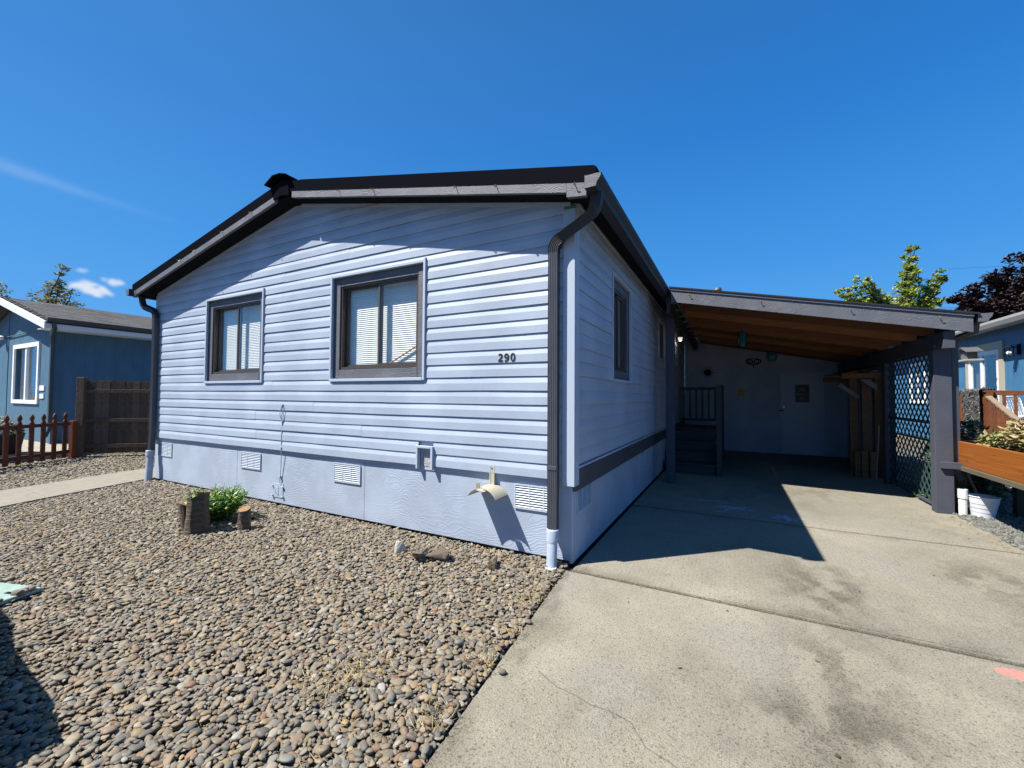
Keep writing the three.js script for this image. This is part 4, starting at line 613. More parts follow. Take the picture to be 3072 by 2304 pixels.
  for (let i = 0; i < 46; i++) { const u = (r() - .5), v = (r() - .5); if (Math.abs(u) < .42 && Math.abs(v) < .40 && i % 14) continue; const o = new THREE.Mesh(pebGeos[i % 6], M.pebLoose || (M.pebLoose = mat([.1326, .117, .0975], .75))); o.position.set(u * .68, .022, v * .27); o.rotation.set(r(), r() * 6, r()); const s = .020 + .012 * r(); o.scale.set(s, s * .45, s * .7); o.name = 'pebble'; o.castShadow = o.receiveShadow = true; scene.getObjectByName('gravel_bed').add(o); o.position.applyAxisAngle(new THREE.Vector3(0, 1, 0), .30).add(new THREE.Vector3(-3.38, .042, 2.48)); }
  // dry grass in the gravel
  const dl = [], patches = [[-.45, 1.78, .14, 130], [-.56, 1.95, .16, 150], [-.05, .69, .12, 90], [.0, 1.46, .09, 80], [-.10, .85, .10, 50], [.03, 1.15, .07, 45], [.05, 1.9, .09, 70], [-5.16, 1.92, .20, 90], [-5.88, 1.58, .2, 80], [-.2, 2.2, .2, 60], [-1.3, 1.4, .12, 30], [-2.2, 1.9, .2, 30], [-3.7, .95, .15, 60], [1.55, .088, .45, 60], [.6, .088, .2, 20]];
  for (const [x, z, R, n] of patches) for (let i = 0; i < n; i++) { const a = r() * 6.283, q = R * Math.sqrt(r()), joint = z === .088, k = .7 + .6 * r(); dl.push([x + (joint ? (r() - .5) * 2 * R : Math.cos(a) * q), joint ? -.03 : .025, z + (joint ? (r() - .5) * .008 : Math.sin(a) * q), joint ? .03 + .03 * r() : .03 + .045 * r(), r() * 6.283, (joint ? .5 : .15) + r() * .5, .36 * k, .275 * k, .135 * k, r(), .022]); }
  const dg = single('dry_grass', leafGeo(dl, .1), mat([1, 1, 1], .8, { vertexColors: true }), 'dry straw coloured grass sprouting between the pebbles', 'grass'); dg.userData.kind = 'stuff';
  // small leaves and crumbs on the concrete
  const lf = [], spots = [[.93, 1.0], [1.6, .58], [1.55, 1.25], [1.15, .2], [2.0, -.55], [2.6, -1.2], [2.9, -3.2], [3.2, -3.4], [3.1, -3.1], [.55, .4], [2.4, -3.8], [1.9, 1.3], [3.3, -2.6]]; spots.forEach(([x, z], i) => lf.push([x, .004, z, .022 + .012 * r(), r() * 6, .05, .06, .045, .025, 0, .3])); for (let i = 0; i < 70; i++) { const t = r(); lf.push([3.50 + .1 * (r() - .5), .006, -3.6 + 2.2 * t, .03 + .03 * r(), r() * 6, .1, .22, .12, .06, r(), .08]); }
  const fl = single('fallen_leaf_litter', leafGeo(lf, .2), mat([1, 1, 1], .9, { vertexColors: true }), 'scattered dry leaf litter on the concrete drive', 'leaves'); fl.userData.kind = 'stuff';
}
/* ------------------------------------------------ fences on the left */
{
  const wood = (k, s) => mat([.11 * k, .075 * k, .050 * k], .92, { map: scaled(grainCV, 5 + s, .6), bumpMap: scaled(grainVV, 6, .7), bumpScale: .004 }); const wm = [wood(1, 0), wood(.8, 1), wood(1.15, 2), wood(.65, 3)];
  const A = [-11.36, -.31], B = [-9.2, -2.11], L = Math.hypot(B[0] - A[0], B[1] - A[1]), f = thing('privacy_fence', 'weathered brown board privacy fence beside the left blue house', 'fence', null, [A[0], 0, A[1]], -Math.atan2(B[1] - A[1], B[0] - A[0]));
  part(f, 'post', rb(-.07, .07, 0, 1.76, -.10, .04, .008), wm[2]); part(f, 'post', rb(L - .05, L + .05, 0, 1.72, -.10, .0, .008), wm[1]);
  const r = rng(12); let x = .085, i = 0; while (x < L - .1) { const w = .135 + .006 * r(), h = 1.70 + .02 * (r() - .5); const s = [[x, .10 + .03 * r()], [x + w, .10], [x + w, h - .03], [x + w - .03, h], [x + .03, h], [x, h - .03]]; part(f, 'fence_board', prism(s, .018, -.045 - .002 * (i % 2)), wm[Math.floor(r() * 4)]); x += w + .004 + .006 * r(); i++; }
  for (const y of [.22, .78, 1.42]) part(f, 'rail', rb(.072, L - .05, y, y + .085, -.025, .012, .004), wm[1]);
  // picket fence
  const rm = [mat([.115, .036, .016], .8, { map: scaled(grainCV, 4, .6) }), mat([.14, .046, .019], .8, { map: scaled(grainCV, 5, .7) })], C = [-11.33, -.16], D = [-9.95, 1.98], PL = Math.hypot(D[0] - C[0], D[1] - C[1]);
  const p = thing('picket_fence', 'red brown picket fence with pointed pickets on the gravel edge', 'fence', null, [C[0], 0, C[1]], -Math.atan2(D[1] - C[1], D[0] - C[0]));
  const q = [[-.043, .05], [.043, .05], [.043, .82], [.03, .845], [.021, .865], [.028, .885], [.040, .905], [.038, .935], [.022, .972], [0, 1.0], [-.022, .972], [-.038, .935], [-.040, .905], [-.028, .885], [-.021, .865], [-.03, .845], [-.043, .82]];
  for (let k = 0; k < 11; k++) part(p, 'picket', prism(q.map(([a, b]) => [a + .13 + k * .222, b]), .02, -.01), rm[k % 2]);
  part(p, 'rail', rb(.0, PL, .73, .80, .011, .045, .004), rm[0]); part(p, 'rail', rb(.0, PL, .14, .21, .011, .045, .004), rm[0]); part(p, 'post', rb(-.10, -.01, 0, .82, -.03, .05, .005), mat([.1872, .0429, .0156], .7)); part(p, 'post', rb(PL, PL + .09, 0, .9, -.03, .05, .005), rm[0]);
}
/* ------------------------------------------------ the blue neighbour on the left */
{
  setting('patio', bx(-26, -11.62, -.1, .17, -14, 4), mat([.2808, .2496, .195], .9, { map: scaled(mottT, .5, .5) }));
  const grooves = greyMap(256, 64, (u, v) => { const g = Math.abs(((u * 5) % 1) - .5); return g > .46 ? .1 : .75 + .15 * fbm(u * 200, v * 6, 2); });
  const blue = mat([.04836, .1287, .2044], .7, { bumpMap: scaled(grooves, 1, 1), bumpScale: .006, map: scaled(mottT, .8, .4) }), navy = blue, white = mat([.62, .64, .68], .6), guttM = mat([.0273, .039, .0507], .5);
  const h = thing('left_neighbour_house', 'blue gabled house with grey shingle roof behind the picket fence', 'house'), ZF = -.44, XC = -13.55, RXN = -16.53, ZE = -12, GY = .17;
  const top = x => 4.03 - .26 * Math.abs(x - RXN);
  part(h, 'front_wall', prism([[-19.5, GY], [XC, GY], [XC, top(XC) - .16], [RXN, top(RXN) - .16], [-19.5, top(-19.5) - .16]], .12, ZF - .12, [rect(-16.38, -14.58, 1.23, 2.62)]), blue);
  part(h, 'side_wall', bx(XC - .12, XC - .001, GY, top(XC) - .17, ZE, ZF - .121), navy); part(h, 'far_wall', bx(-19.5, -19.38, GY, 2.9, ZE, ZF - .121), blue);
  const rf = part(h, 'roof', [prism([[RXN, top(RXN) - .05], [-12.93, top(-12.93) - .05], [-12.93, top(-12.93)], [RXN, top(RXN)]], -.14 - ZE, ZE), prism([[RXN - .002, top(RXN) - .05], [RXN - .002, top(RXN)], [-20.1, top(-20.1)], [-20.1, top(-20.1) - .05]], -.14 - ZE, ZE)], mat([.039, .039, .0429], .9));
  { // shingle courses, laid as overlapping tabs
    const r = rng(77), l = [], SLn = 3.6 * Math.hypot(1, .26), nC = 26, an = Math.atan(.26); for (let i = 0; i < nC; i++) { const d0 = SLn * i / nC; let z = -.13 - (i % 2) * .15; while (z > ZE + .3) { const w = .26 + .14 * r(), k = .045 + .05 * r(); const g = new THREE.BoxGeometry(SLn / nC + .02, .009 + .005 * r(), w - .006).rotateZ(-an + .035).translate(0, 0, 0); const px = RXN + Math.cos(an) * (d0 + SLn / nC / 2), py = top(px) + .012; g.translate(px, py, z - w / 2); const c = new Float32Array(g.attributes.position.count * 3); for (let q = 0; q < c.length; q += 3) { c[q] = k; c[q + 1] = k * .99; c[q + 2] = k * .96; } g.setAttribute('color', new THREE.BufferAttribute(c, 3)); l.push(g); z -= w; } }
    const s = part(rf, 'shingles', l, mat([1, 1, 1], .95, { vertexColors: true })); s.userData.kind = 'stuff';
  }
  part(rf, 'roof_vent', [bx(-15.85, -15.55, top(-15.7) + .02, top(-15.7) + .12, -4.9, -4.4), rb(-15.5, -15.25, top(-15.4) + .02, top(-15.4) + .10, -4.2, -4.0)], mat([.0936, .0936, .0936], .6)); 
  const rk = (x0, x1) => prism([[x0, top(x0) - .19], [x1, top(x1) - .19], [x1, top(x1) - .012], [x0, top(x0) - .012]], .03, -.138); part(h, 'rake_board', rk(RXN + .001, -12.95), white); part(h, 'rake_board', rk(-20.1, RXN - .001), white);
  part(h, 'eave_board', bx(-12.975, -12.945, 2.93, 3.065, ZE, -.142), white); part(h, 'eave_soffit', bx(XC, -12.98, 2.935, 2.95, ZE, -.142), white); part(h, 'rake_soffit', [prism([[RXN, top(RXN) - .165], [-12.98, top(-12.98) - .165], [-12.98, top(-12.98) - .15], [RXN, top(RXN) - .15]], .295, ZF + .001)], white);
  part(h, 'gutter', prism([[-12.942, 3.08], [-12.86, 3.08], [-12.82, 3.17], [-12.942, 3.17]], -.13 - ZE, ZE), guttM);
  part(h, 'downspout', sweep([[-.04, -.03], [.04, -.03], [.04, .03], [-.04, .03]], [[-12.9, 3.08, -.25], [-12.93, 2.95, -.27], [-13.42, 2.80, -.36], [-13.46, 2.70, -.38], [-13.46, .55, -.38], [-13.40, .35, -.30]]), guttM);
  part(h, 'corner_board', [rb(XC - .09, XC + .02, GY, 2.9, ZF + .001, ZF + .022, .003), rb(XC + .001, XC + .022, GY, 2.9, ZF - .1, ZF, .003)], blue);
  part(h, 'batten', bx(-17.08, -17.02, GY, top(-17.05) - .2, ZF + .001, ZF + .015), navy);
  const w = part(h, 'window', [bx(-16.48, -14.48, 1.13, 1.225, ZF + .001, ZF + .04), bx(-16.48, -14.48, 2.62, 2.73, ZF + .001, ZF + .04), bx(-16.48, -16.38, 1.225, 2.62, ZF + .001, ZF + .04), bx(-14.58, -14.48, 1.225, 2.62, ZF + .001, ZF + .04), bx(-15.55, -15.46, 1.225, 2.62, ZF - .04, ZF + .02)], mat([.78, .79, .80], .5));
  part(w, 'pane', bx(-16.38, -15.55, 1.225, 2.62, ZF - .052, ZF - .05), M.glass); part(w, 'pane', bx(-15.46, -14.58, 1.225, 2.62, ZF - .032, ZF - .03), M.glass);
  const bl = []; for (let i = 0; i < 34; i++) bl.push(new THREE.BoxGeometry(.88, .03, .001).rotateX(.7).translate(-15.02, 1.25 + i * .04, ZF - .1)); part(w, 'blind', bl, mat([.2184, .2652, .2574], .6)); part(h, 'room_back', bx(-19.3, XC - .2, GY, 2.9, -3.0, -2.9), M.room);
  '361'.split('').forEach((c, i) => part(h, 'house_number', new TextGeometry(c, { font, size: .15, depth: .01, curveSegments: 6 }).translate(XC - .105, 1.97 - i * .2, ZF + .024), white));
  part(h, 'name_plate', rb(-14.40, -14.08, 1.47, 1.60, ZF + .002, ZF + .02, .003), white); part(h, 'name_plate', rb(-14.38, -14.10, 1.27, 1.39, ZF + .002, ZF + .02, .003), white);
  part(h, 'wall_wire', tube([[-19, 3.06, ZF + .03], [-17.05, 3.0, ZF + .03], [-15.2, 3.03, ZF + .03], [-13.7, 3.03, ZF + .03]], .012, 30, 5), navy); const fl = part(h, 'floodlight', [new THREE.SphereGeometry(.09, 14, 10).scale(1.5, .7, 1).translate(-17.3, 2.98, ZF + .12)], white);
  // tub of flowers on the patio
  const t = thing('flower_tub', 'dark tub of white and orange flowers behind the picket fence', 'planter', null, [-11.95, .17, .72]); part(t, 'tub', new THREE.LatheGeometry([[0, 0], [.30, 0], [.36, .38], [.37, .40], [.34, .40], [.33, .34], [0, .34]].map(q => new THREE.Vector2(...q)), 22), mat([.01248, .01092, .01092], .8));
  const r = rng(4); part(t, 'foliage', leafGeo(clumpLeaves(r, [[0, .44, 0, .36, .16, .36, 500], [.1, .62, .05, .2, .16, .2, 160]], .07, [[.10, .14, .03], [.14, .16, .05], [.20, .17, .08]])), leafM); part(t, 'blossoms', leafGeo(clumpLeaves(r, [[0, .55, 0, .34, .14, .34, 120], [-.15, .5, .1, .15, .08, .15, 40]], .05, [[.55, .55, .5], [.5, .28, .14], [.55, .5, .3]], .6, .5)), leafDark);
}
/* ------------------------------------------------ the blue neighbour on the right, its deck and planter */
{
  const blue = mat([.04836, .1677, .312], .65, { map: scaled(mottT, .6, .4), bumpMap: scaled(greyMap(256, 64, (u) => Math.abs(((u * 2) % 1) - .5) > .47 ? .1 : .8), 1, 1), bumpScale: .005 });
  const tan = mat([.39, .3432, .2574], .6), white = mat([.72, .73, .74], .5), grey = mat([.2808, .273, .2496], .55);
  const h = thing('right_neighbour_house', 'bright blue house with tan window casing beyond the carport lattice', 'house'), X = 7.3;
  const wall = prism([[5, 0], [20.6, 0], [20.6, 3.25], [5, 3.25]], .12, -.06, [rect(11.98, 13.55, 1.30, 2.72), rect(16.75, 18.05, 1.35, 2.65)]).rotateY(Math.PI / 2).translate(X + .06, 0, 0); part(h, 'wall', wall, blue); part(h, 'end_wall', bx(X + .13, 12, 0, 3.25, -5.12, -5.0), blue);
  part(h, 'gutter', prism([[X - .42, 3.20], [X - .30, 3.18], [X - .30, 3.36], [X - .44, 3.36], [X - .45, 3.30]], 16.0, -20.9), grey); part(h, 'eave', [bx(X - .298, X + .2, 3.255, 3.275, -20.9, -4.8), bx(X - .298, X - .27, 3.16, 3.25, -20.9, -4.8)], mat([.3276, .312, .273], .6)); part(h, 'roof', prism([[X - .30, 3.365], [12.4, 4.4], [12.4, 4.45], [X - .30, 3.415]], 16.1, -20.9), mat([.0936, .0897, .0819], .9));
  const fz = (z0, z1, y0, y1, x0, x1) => bx(X - x1, X - x0, y0, y1, z0, z1);
  const w = part(h, 'window', [fz(-13.55, -13.44, 1.30, 2.72, -.03, .03), fz(-12.10, -11.98, 1.30, 2.72, -.03, .03), fz(-13.44, -12.10, 2.61, 2.72, -.03, .03), fz(-13.44, -12.10, 1.30, 1.40, -.03, .03), fz(-12.90, -12.80, 1.40, 2.61, -.03, .028)], white);
  part(w, 'casing', [fz(-13.70, -13.56, 1.2, 2.92, .001, .04), fz(-11.97, -11.79, 1.2, 2.92, .001, .04), fz(-13.56, -11.97, 2.73, 2.92, .001, .04)], tan); part(w, 'pane', fz(-13.44, -12.9, 1.40, 2.61, .0, .002), M.glass); part(w, 'pane', fz(-12.80, -12.10, 1.40, 2.61, .004, .006), M.glass); part(w, 'shade', [fz(-13.5, -12.9, 1.4, 2.7, -.12, -.11)], mat([.0936, .0936, .078], .8)); part(h, 'room_back', [fz(-14.5, -11, 0, 3.2, -1.9, -1.85), fz(-14.5, -14.45, 0, 3.2, -1.85, -.13), fz(-11.05, -11, 0, 3.2, -1.85, -.13)], M.room);
  const w2 = part(h, 'window', [fz(-18.15, -18.02, 1.25, 2.75, -.03, .03), fz(-16.78, -16.65, 1.25, 2.75, -.03, .03), fz(-18.02, -16.78, 2.62, 2.75, -.03, .03), fz(-18.02, -16.78, 1.25, 1.38, -.03, .03), fz(-17.44, -17.36, 1.38, 2.62, -.03, .028)], white); part(w2, 'pane', fz(-18.02, -17.44, 1.38, 2.62, .0, .002), M.glass); part(w2, 'pane', fz(-17.36, -16.78, 1.38, 2.62, .0, .002), M.glass); part(w2, 'shade', fz(-18.05, -16.72, 1.3, 2.7, -.16, -.15), mat([.07, .075, .07], .8));
  part(h, 'corner_board', [fz(-20.62, -20.42, 0, 3.2, .001, .03)], tan); part(h, 'far_end_wall', bx(X + .13, 12, 0, 3.25, -20.6, -20.5), blue);
  const l = thing('lantern_sconce', 'black wall lantern with clear glass on the right blue house', 'lamp', null, [X - .02, 2.45, -11.15]); part(l, 'bracket', [rod([0, .22, 0], [-.16, .26, 0], .014), rb(-.015, .015, .05, .3, -.05, .05)], M.black); part(l, 'cage', [cyl(.09, .05, .05, -.16, .22, 0, 6), ...[0, 1, 2, 3, 4, 5].map(i => rod([-.16 + .085 * Math.cos(i * 1.047), 0, .085 * Math.sin(i * 1.047)], [-.16 + .085 * Math.cos(i * 1.047), .22, .085 * Math.sin(i * 1.047)], .006, 5))], M.black); part(l, 'bulb', new THREE.SphereGeometry(.05, 14, 10).translate(-.16, .09, 0), mat([.8, .8, .76], .3));
  // deck
  const red = k => mat([.20 * k, .064 * k, .020 * k], .65, { map: scaled(grainCV, 5, .8) }); const dm = [red(1), red(.85), red(1.12)];
  const d = thing('deck', 'red brown timber deck with railing beside the right blue house', 'deck'), DX = 5.6, DZ = -8.16;
  for (let i = 0; i < 6; i++) part(d, 'deck_board', rb(DX, X - .05, .70, .735, -9.45 + i * .21, -9.45 + i * .21 + .2, .003), dm[i % 3]);
  part(d, 'rim_board', rb(DX - .04, DX - .002, .48, .735, -9.5, DZ, .003), dm[0]); part(d, 'rim_board', rb(DX, X - .05, .48, .699, DZ, DZ + .04, .003), dm[1]); part(d, 'skirt_board', rb(DX - .03, DX, .30, .47, -9.5, DZ, .003), dm[1]);
  part(d, 'top_rail', rb(DX - .07, DX + .07, 1.555, 1.595, -9.5, DZ + .07, .004), dm[1]); part(d, 'top_rail', rb(DX + .071, X - .05, 1.50, 1.59, DZ - .02, DZ + .02, .004), dm[0]); part(d, 'bottom_rail', rb(DX + .05, X - .05, .82, .90, DZ - .02, DZ + .02, .004), dm[0]);
  for (let i = 0; i < 8; i++) part(d, 'baluster', rb(DX - .055, DX - .018, .79, 1.553, -8.30 - i * .14, -8.30 - i * .14 + .088, .003), dm[i % 3]); for (let i = 0; i < 9; i++) part(d, 'baluster', rb(DX + .2 + i * .15, DX + .24 + i * .15, .90, 1.50, DZ - .018, DZ + .018, .003), dm[(i + 1) % 3]);
  part(d, 'post', rb(DX + .95, DX + 1.1, .74, 1.5, DZ - .05, DZ + .05, .004), dm[0]); part(d, 'post', rb(DX - .05, DX + .05, 0, 1.553, DZ - .03, DZ + .07, .004), dm[1]);
  part(d, 'stair_rail', bar([DX - .02, 1.47, DZ + .06], [DX - .02, .80, DZ + 1.55], .09, .035), mat([.2574, .195, .1404], .7, { map: scaled(grainC, 1, 4) })); for (let i = 0; i < 9; i++) { const z = DZ + .16 + i * .145, t = (z - DZ - .06) / 1.49; part(d, 'stair_baluster', rb(DX - .065, DX - .028, .66 - .55 * t, 1.44 - .67 * t, z, z + .088, .003), dm[i % 3]); }
  part(d, 'stair_stringer', bar([DX - .0, .52, DZ + .06], [DX - .0, .05, DZ + 1.5], .04, .2), dm[0]);
  // shaggy rug over the rail
  const rg = thing('shaggy_rug', 'grey shaggy rug draped over the red brown deck railing', 'rug', null, [DX - .02, 1.60, -8.50]);
  { const r = rng(8), N = 34, Q = 40, pos = [], idx = []; const len = .80; for (let j = 0; j <= Q; j++) for (let i = 0; i <= N; i++) { const u = i / N, t = j / Q, s = t * (len + .45); let x, y; const bump = .012 * fbm(u * 14, t * 26, 3) + .03 * Math.sin(u * 7 + 1) * t; if (s < len) { x = -.085 - bump; y = .015 - (len - s) * (1 - .05 * Math.sin(u * 4)) ; } else if (s < len + .19) { x = -.085 + (s - len); y = .02 + bump * .6; } else { x = .105 + bump; y = .015 - (s - len - .19); } const wd = .74 - .16 * (1 - t) + .05 * fbm(t * 6, 3, 2); pos.push(x, y, (u - .5) * wd + .03 * (1 - t) * Math.sin(t * 5)); } for (let j = 0; j < Q; j++) for (let i = 0; i < N; i++) { const a = j * (N + 1) + i; idx.push(a, a + 1, a + N + 1, a + 1, a + N + 2, a + N + 1); } const g = new THREE.BufferGeometry(); g.setAttribute('position', new THREE.Float32BufferAttribute(pos, 3)); g.setIndex(idx); g.computeVertexNormals(); const base = part(rg, 'backing', g, mat([.13, .127, .12], 1));
    const tf = []; for (let i = 0; i < 5200; i++) { const k = Math.floor(r() * (pos.length / 3)) * 3, v = .88 + .3 * r(); tf.push([pos[k] - .003, pos[k + 1] + (r() - .5) * .02, pos[k + 2] + (r() - .5) * .02, .03 + .015 * r(), Math.PI + (r() - .5) * 2, -.9 + .7 * (r() - .5), .22 * v, .215 * v, .20 * v, r(), .16]); } const s = part(rg, 'pile', leafGeo(tf, .1), mat([1, 1, 1], 1, { vertexColors: true })); s.userData.kind = 'stuff'; }
  // bird feeder, folding chair
  const bf = thing('bird_feeder', 'grey house shaped bird feeder hanging before the right blue house', 'bird feeder', null, [6.75, 2.47, -12.05]); part(bf, 'roof', prism([[-.32, .17], [0, .30], [.32, .17], [.32, .19], [0, .325], [-.32, .19]], .34, -.17).rotateY(Math.PI / 2), mat([.078, .078, .0819], .7)); part(bf, 'box', [rb(-.10, .10, .0, .2, -.17, .17, .004)], mat([.1326, .117, .0975], .7)); part(bf, 'tray', rb(-.17, .17, -.05, -.005, -.30, .30, .004), mat([.3276, .3198, .2964], .6)); part(bf, 'hanger', rod([0, .32, 0], [-.05, .78, 0], .004, 5), M.black);
  const ch = thing('folding_chair', 'white folding chair with webbed back on the deck', 'chair', null, [6.35, .735, -9.0], .6); ch.scale.setScalar(.76); part(ch, 'frame', [tube([[-.24, 0, .2], [-.24, .45, 0], [-.24, .92, -.12], [-.20, .96, -.13], [.20, .96, -.13], [.24, .92, -.12], [.24, .45, 0], [.24, 0, .2]], .016, 60), rod([-.24, 0, -.2], [-.24, .45, .22], .014), rod([.24, 0, -.2], [.24, .45, .22], .014), rod([-.24, .45, .22], [.24, .45, .22], .014)], white); const wb = []; for (let i = 0; i < 6; i++) { wb.push(bar([-.22, .48 + i * .085, -.005 - i * .02], [.22, .48 + i * .085, -.005 - i * .02], .004, .03)); wb.push(bar([-.2 + i * .08, .46, 0], [-.2 + i * .08, .93, -.12], .03, .004)); } part(ch, 'webbing', wb, white); part(ch, 'seat', rb(-.22, .22, .44, .46, -.02, .22, .004), white);
  // timber planter at the edge of the drive
  const or = k => mat([.33 * k, .105 * k, .016 * k], .5, { map: scaled(grainC, .9, 3.2), bumpMap: scaled(grainV, .9, 3), bumpScale: .0015 }); const p = thing('planter_box', 'orange stained timber planter box on legs beside the carport post', 'planter', null, [0, 0, 0]);
  part(p, 'side_board', rb(3.66, 3.70, .605, .897, -4.04, -1.6, .005), or(1)); part(p, 'side_board', rb(4.26, 4.30, .605, .897, -4.04, -1.6, .005), or(.9)); part(p, 'end_board', rb(3.70, 4.26, .605, .897, -4.04, -4.0, .005), or(.95)); part(p, 'end_board', rb(3.70, 4.26, .605, .897, -1.64, -1.6, .005), or(.95));
  const gw = mat([.1326, .1092, .0741], .85, { map: scaled(grainC, 1, 4) }); part(p, 'base_rail', rb(3.64, 3.69, .55, .603, -4.0, -1.62, .004), gw); part(p, 'base_rail', rb(4.25, 4.29, .55, .603, -4.0, -1.62, .004), gw); part(p, 'base', bx(3.70, 4.26, .575, .604, -4.0, -1.64), gw); part(p, 'soil', bx(3.702, 4.258, .61, .85, -3.998, -1.642), mat([.039, .0273, .0195], 1));
  for (const [x, z] of [[3.72, -3.93], [4.25, -3.98], [3.72, -1.7], [4.24, -1.7]]) part(p, 'leg', rb(x - .045, x + .045, -.02, .549, z - .045, z + .045, .005), mat([.039, .0312, .02496], .85, { map: scaled(grainCV, 4, .8) }));
  const r = rng(55), dry = [[.30, .21, .085], [.24, .17, .08], [.36, .27, .13], [.17, .16, .05], [.21, .19, .07]], gr = [[.17, .18, .055], [.22, .21, .08], [.12, .14, .04]];
  const pl = (lab, x, z, cols, hh, n) => { const t = thing('planter_plant', lab, 'plant', null, [x, .85, z]); const st = []; for (let i = 0; i < 16; i++) { const a = r() * 6.283; st.push(rod([Math.cos(a) * .05, 0, Math.sin(a) * .05], [Math.cos(a) * .22, hh * (.5 + .4 * r()), Math.sin(a) * .22], .004, 5)); } part(t, 'stems', st, mat([.156, .117, .0546], .9)); part(t, 'foliage', leafGeo(clumpLeaves(r, [[0, hh * .45, 0, .28, hh * .5, .34, n], [.05, hh * .7, .1, .18, hh * .4, .18, n * .3]], .062, cols, .2, .28)), leafDark); };
  pl('small greenish dried plant at the post end of the planter', 4.0, -3.45, gr, .20, 900); pl('taller brown dried plant further along the planter box', 4.02, -2.98, dry, .40, 1300); pl('brown dried plant past the middle of the planter box', 4.0, -2.5, dry, .48, 1000);
}
{ // odds and ends behind the corner post
  const b = thing('white_bucket', 'white ribbed plastic bucket beside the carport post', 'bucket', null, [3.86, -.002, -3.80]); b.rotation.z = -.03; part(b, 'pail', new THREE.LatheGeometry([[0, .004], [.098, .004], [.102, 0], [.108, .06], [.112, .061], [.116, .11], [.121, .111], [.125, .16], [.130, .161], [.140, .238], [.147, .24], [.147, .25], [.136, .25], [.13, .22], [.10, .012], [0, .012]].map(q => new THREE.Vector2(...q)), 36), mat([.62, .63, .68], .4));
  const v = thing('drain_standpipe', 'short white drain pipe standing beside the charcoal post', 'pipe', null, [3.683, 0, -3.782]); part(v, 'pipe', cyl(.04, .04, .225, 0, -.02, 0, 24), M.pvc); part(v, 'collar', new THREE.LatheGeometry([[.041, .20], [.047, .20], [.048, .205], [.048, .31], [.044, .315], [.040, .315], [.040, .21]].map(q => new THREE.Vector2(...q)), 24), M.pvc);
  const pot = thing('black_pot', 'black plastic plant pot standing on grey crushed rock', 'pot', null, [4.28, -.01, -4.9]); part(pot, 'pot', new THREE.LatheGeometry([[0, 0], [.14, 0], [.19, .30], [.205, .30], [.205, .34], [.185, .34], [.17, .26], [0, .26]].map(q => new THREE.Vector2(...q)), 26), mat([.01248, .01248, .01404], .6));
  const pm = mat([.1872, .1716, .1482], .7); for (const [a, c] of [[[3.76, .58, -4.22], [3.98, .0, -4.30]], [[3.83, .60, -4.2], [4.05, .0, -4.26]]]) single('wooden_stake', bar(a, c, .035, .012), pm, 'thin weathered stake leaning behind the white bucket', 'stake', 'stakes leaning behind the bucket');
  const r = rng(15); const s = thing('lattice_shrub', 'dark leafy shrub growing behind the carport lattice', 'shrub', null, [4.15, 0, -5.25]); part(s, 'stems', [0, 1, 2, 3, 4, 5].map(i => limb([(r() - .5) * .2, 0, (r() - .5) * .3], [(r() - .5) * .5, .7 + .3 * r(), (r() - .5) * .9], .012, .004, r, .15)), barkM); part(s, 'leaves', leafGeo(clumpLeaves(r, [[0, .5, 0, .34, .45, .55, 900], [0, .85, .1, .25, .3, .4, 350], [.1, .3, .5, .28, .3, .3, 300]], .085, [[.035, .06, .018], [.05, .08, .02], [.028, .045, .015]])), leafDark);
  const wd = thing('small_weed', 'tiny green weed at the foot of the lattice', 'weed', null, [3.56, .0, -4.62]); part(wd, 'leaves', leafGeo(clumpLeaves(r, [[0, .05, 0, .07, .05, .1, 70]], .06, [[.13, .19, .03], [.17, .2, .04]])), leafM);
}
{ // hedge shrub beyond the far corner of the right house
  const r = rng(91), s = thing('garden_shrub', 'yellow green shrub past the far corner of the right blue house', 'shrub', null, [8.2, -.05, -23.6]); part(s, 'stems', [0, 1, 2, 3].map(i => limb([(r() - .5) * .4, 0, (r() - .5) * .4], [(r() - .5) * 1.6, 2.2, (r() - .5) * 1.6], .05, .01, r, .3)), barkM); part(s, 'leaves', leafGeo(clumpLeaves(r, [[0, 1.6, 0, 1.5, 1.5, 1.4, 3200], [-.6, 2.5, .3, .9, .9, .9, 1200]], .16, [[.20, .27, .03], [.26, .30, .04], [.13, .19, .02]])), leafM);
}
{ // flue on the far roof, overhead wires
  const f = thing('roof_flue', 'small metal flue pipe poking above the carport roof', 'flue', null, [.93, 3.0, -6.55]); part(f, 'pipe', cyl(.05, .05, .72, 0, -.02, 0, 16), mat([.195, .195, .195], .4, { metalness: .7 })); part(f, 'cap', cyl(.085, .07, .05, 0, .71, 0, 16), mat([.078, .078, .078], .5));
  const wm = mat([.0156, .0156, .01716], .6); const wire = (a, b, r, lab) => single('overhead_wire', rod(a, b, r, 5), wm, lab, 'wire', null);
  wire([10.0, 7.78, -35.0], [29.5, 8.55, -45.3], .010, 'lower overhead wire crossing before the plum tree'); wire([15.0, 10.75, -37.5], [29, 11.7, -44.9], .008, 'upper overhead wire crossing the plum tree top');
}
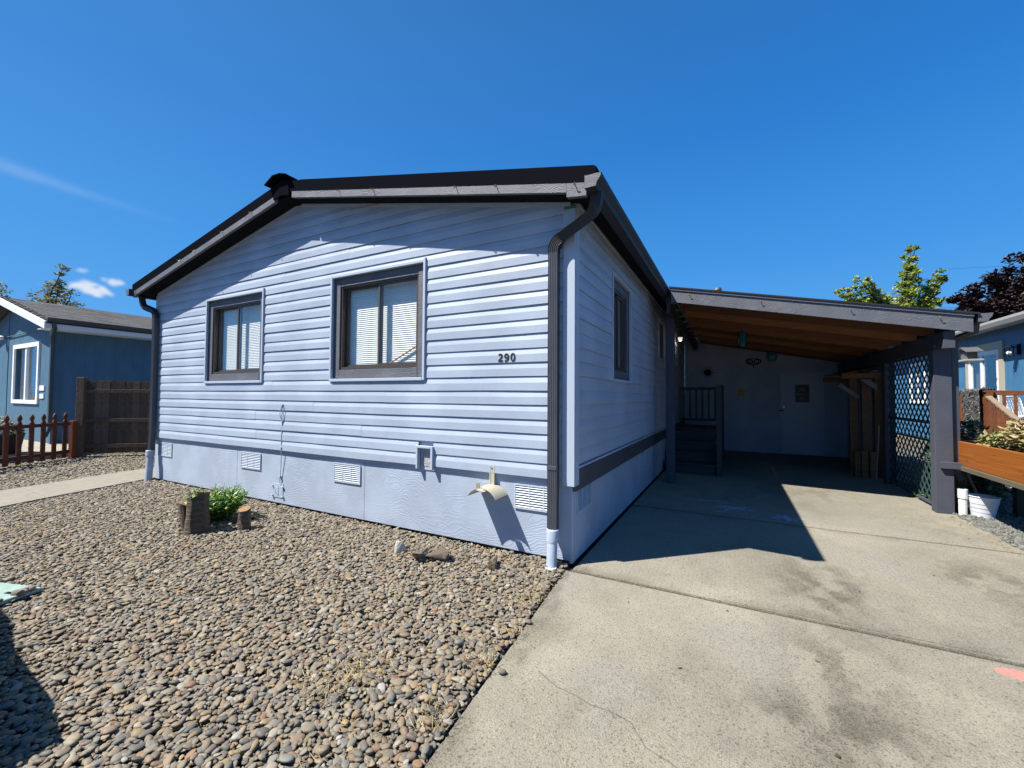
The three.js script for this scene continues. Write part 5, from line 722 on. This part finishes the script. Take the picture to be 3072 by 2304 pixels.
/* ------------------------------------------------ the car parked at the kerb; its shadow falls on the pebbles */
{
  const c = thing('parked_car', 'silver grey hatchback parked at the kerb beside the pebble bed', 'car', null, [-3.68, -.045, 3.86]);
  const prof = [[-2.1, .35], [-2.12, .62], [-2.05, .86], [-1.95, 1.02], [-1.62, 1.40], [-1.2, 1.50], [-.2, 1.52], [.25, 1.44], [.95, 1.04], [1.75, .90], [2.08, .78], [2.2, .55], [2.18, .30], [1.72, .28]];
  const arch = (x) => [0, 1, 2, 3, 4, 5, 6].map(i => [x + .36 * Math.cos(i * Math.PI / 6), .30 + .36 * Math.sin(i * Math.PI / 6) * .95]); const pts = [...prof, ...arch(1.35), [.99, .22], [-.94, .22], ...arch(-1.3), [-1.7, .28]];
  const body = new THREE.ExtrudeGeometry(new THREE.Shape(pts.map(q => new THREE.Vector2(...q))), { depth: 1.36, bevelEnabled: true, bevelSize: .05, bevelThickness: .16, bevelSegments: 4 }).translate(0, 0, -.68); const p = body.attributes.position; for (let i = 0; i < p.count; i++) if (p.getY(i) > .95) p.setZ(i, p.getZ(i) * (1 - .30 * (p.getY(i) - .95))); body.computeVertexNormals();
  part(c, 'body', body, new THREE.MeshPhysicalMaterial({ color: lin(.22, .23, .24), metalness: .5, roughness: .35, clearcoat: 1, clearcoatRoughness: .05 }));
  const dg = mat([.00936, .01014, .01092], .08); for (const s of [-1, 1]) { const g = prism([[-1.75, 1.02], [.78, 1.02], [.16, 1.40], [-1.2, 1.44], [-1.5, 1.36]], .01, -.005); part(c, 'side_window', g.rotateX(s * -.24).translate(0, .02, s * .865 + (s > 0 ? -.0 : 0)), dg); }
  const pane = (x0, y0, x1, y1, w0, w1) => { const nx = -(y1 - y0), ny = x1 - x0, l = Math.hypot(nx, ny), k = (ny > 0 ? 1 : -1) * .058 / l, g = new THREE.BufferGeometry(), ax = x0 + nx * k, ay = y0 + ny * k, bx1 = x1 + nx * k, by = y1 + ny * k; g.setAttribute('position', new THREE.Float32BufferAttribute([ax, ay, -w0, ax, ay, w0, bx1, by, w1, ax, ay, -w0, bx1, by, w1, bx1, by, -w1], 3)); g.computeVertexNormals(); return g; };
  part(c, 'windshield', pane(.30, 1.41, .90, 1.07, .56, .64), dg); part(c, 'rear_window', pane(-1.90, 1.09, -1.66, 1.35, .60, .54), dg);
  for (const x of [1.35, -1.3]) for (const s of [-1, 1]) { const t = part(c, 'wheel', new THREE.TorusGeometry(.235, .085, 12, 30).translate(x, .31, s * .76), mat([.0117, .0117, .01248], .85)); part(t, 'rim', new THREE.CylinderGeometry(.19, .19, .10, 22).rotateX(Math.PI / 2).translate(x, .31, s * .78), mat([.312, .312, .3198], .35, { metalness: .8 })); }
  for (const s of [-1, 1]) part(c, 'headlight', new THREE.SphereGeometry(.12, 14, 8).scale(.6, .55, 1.2).translate(2.10, .72, s * .6), mat([.6, .62, .64], .1));
}
renderer.render(scene, camera);
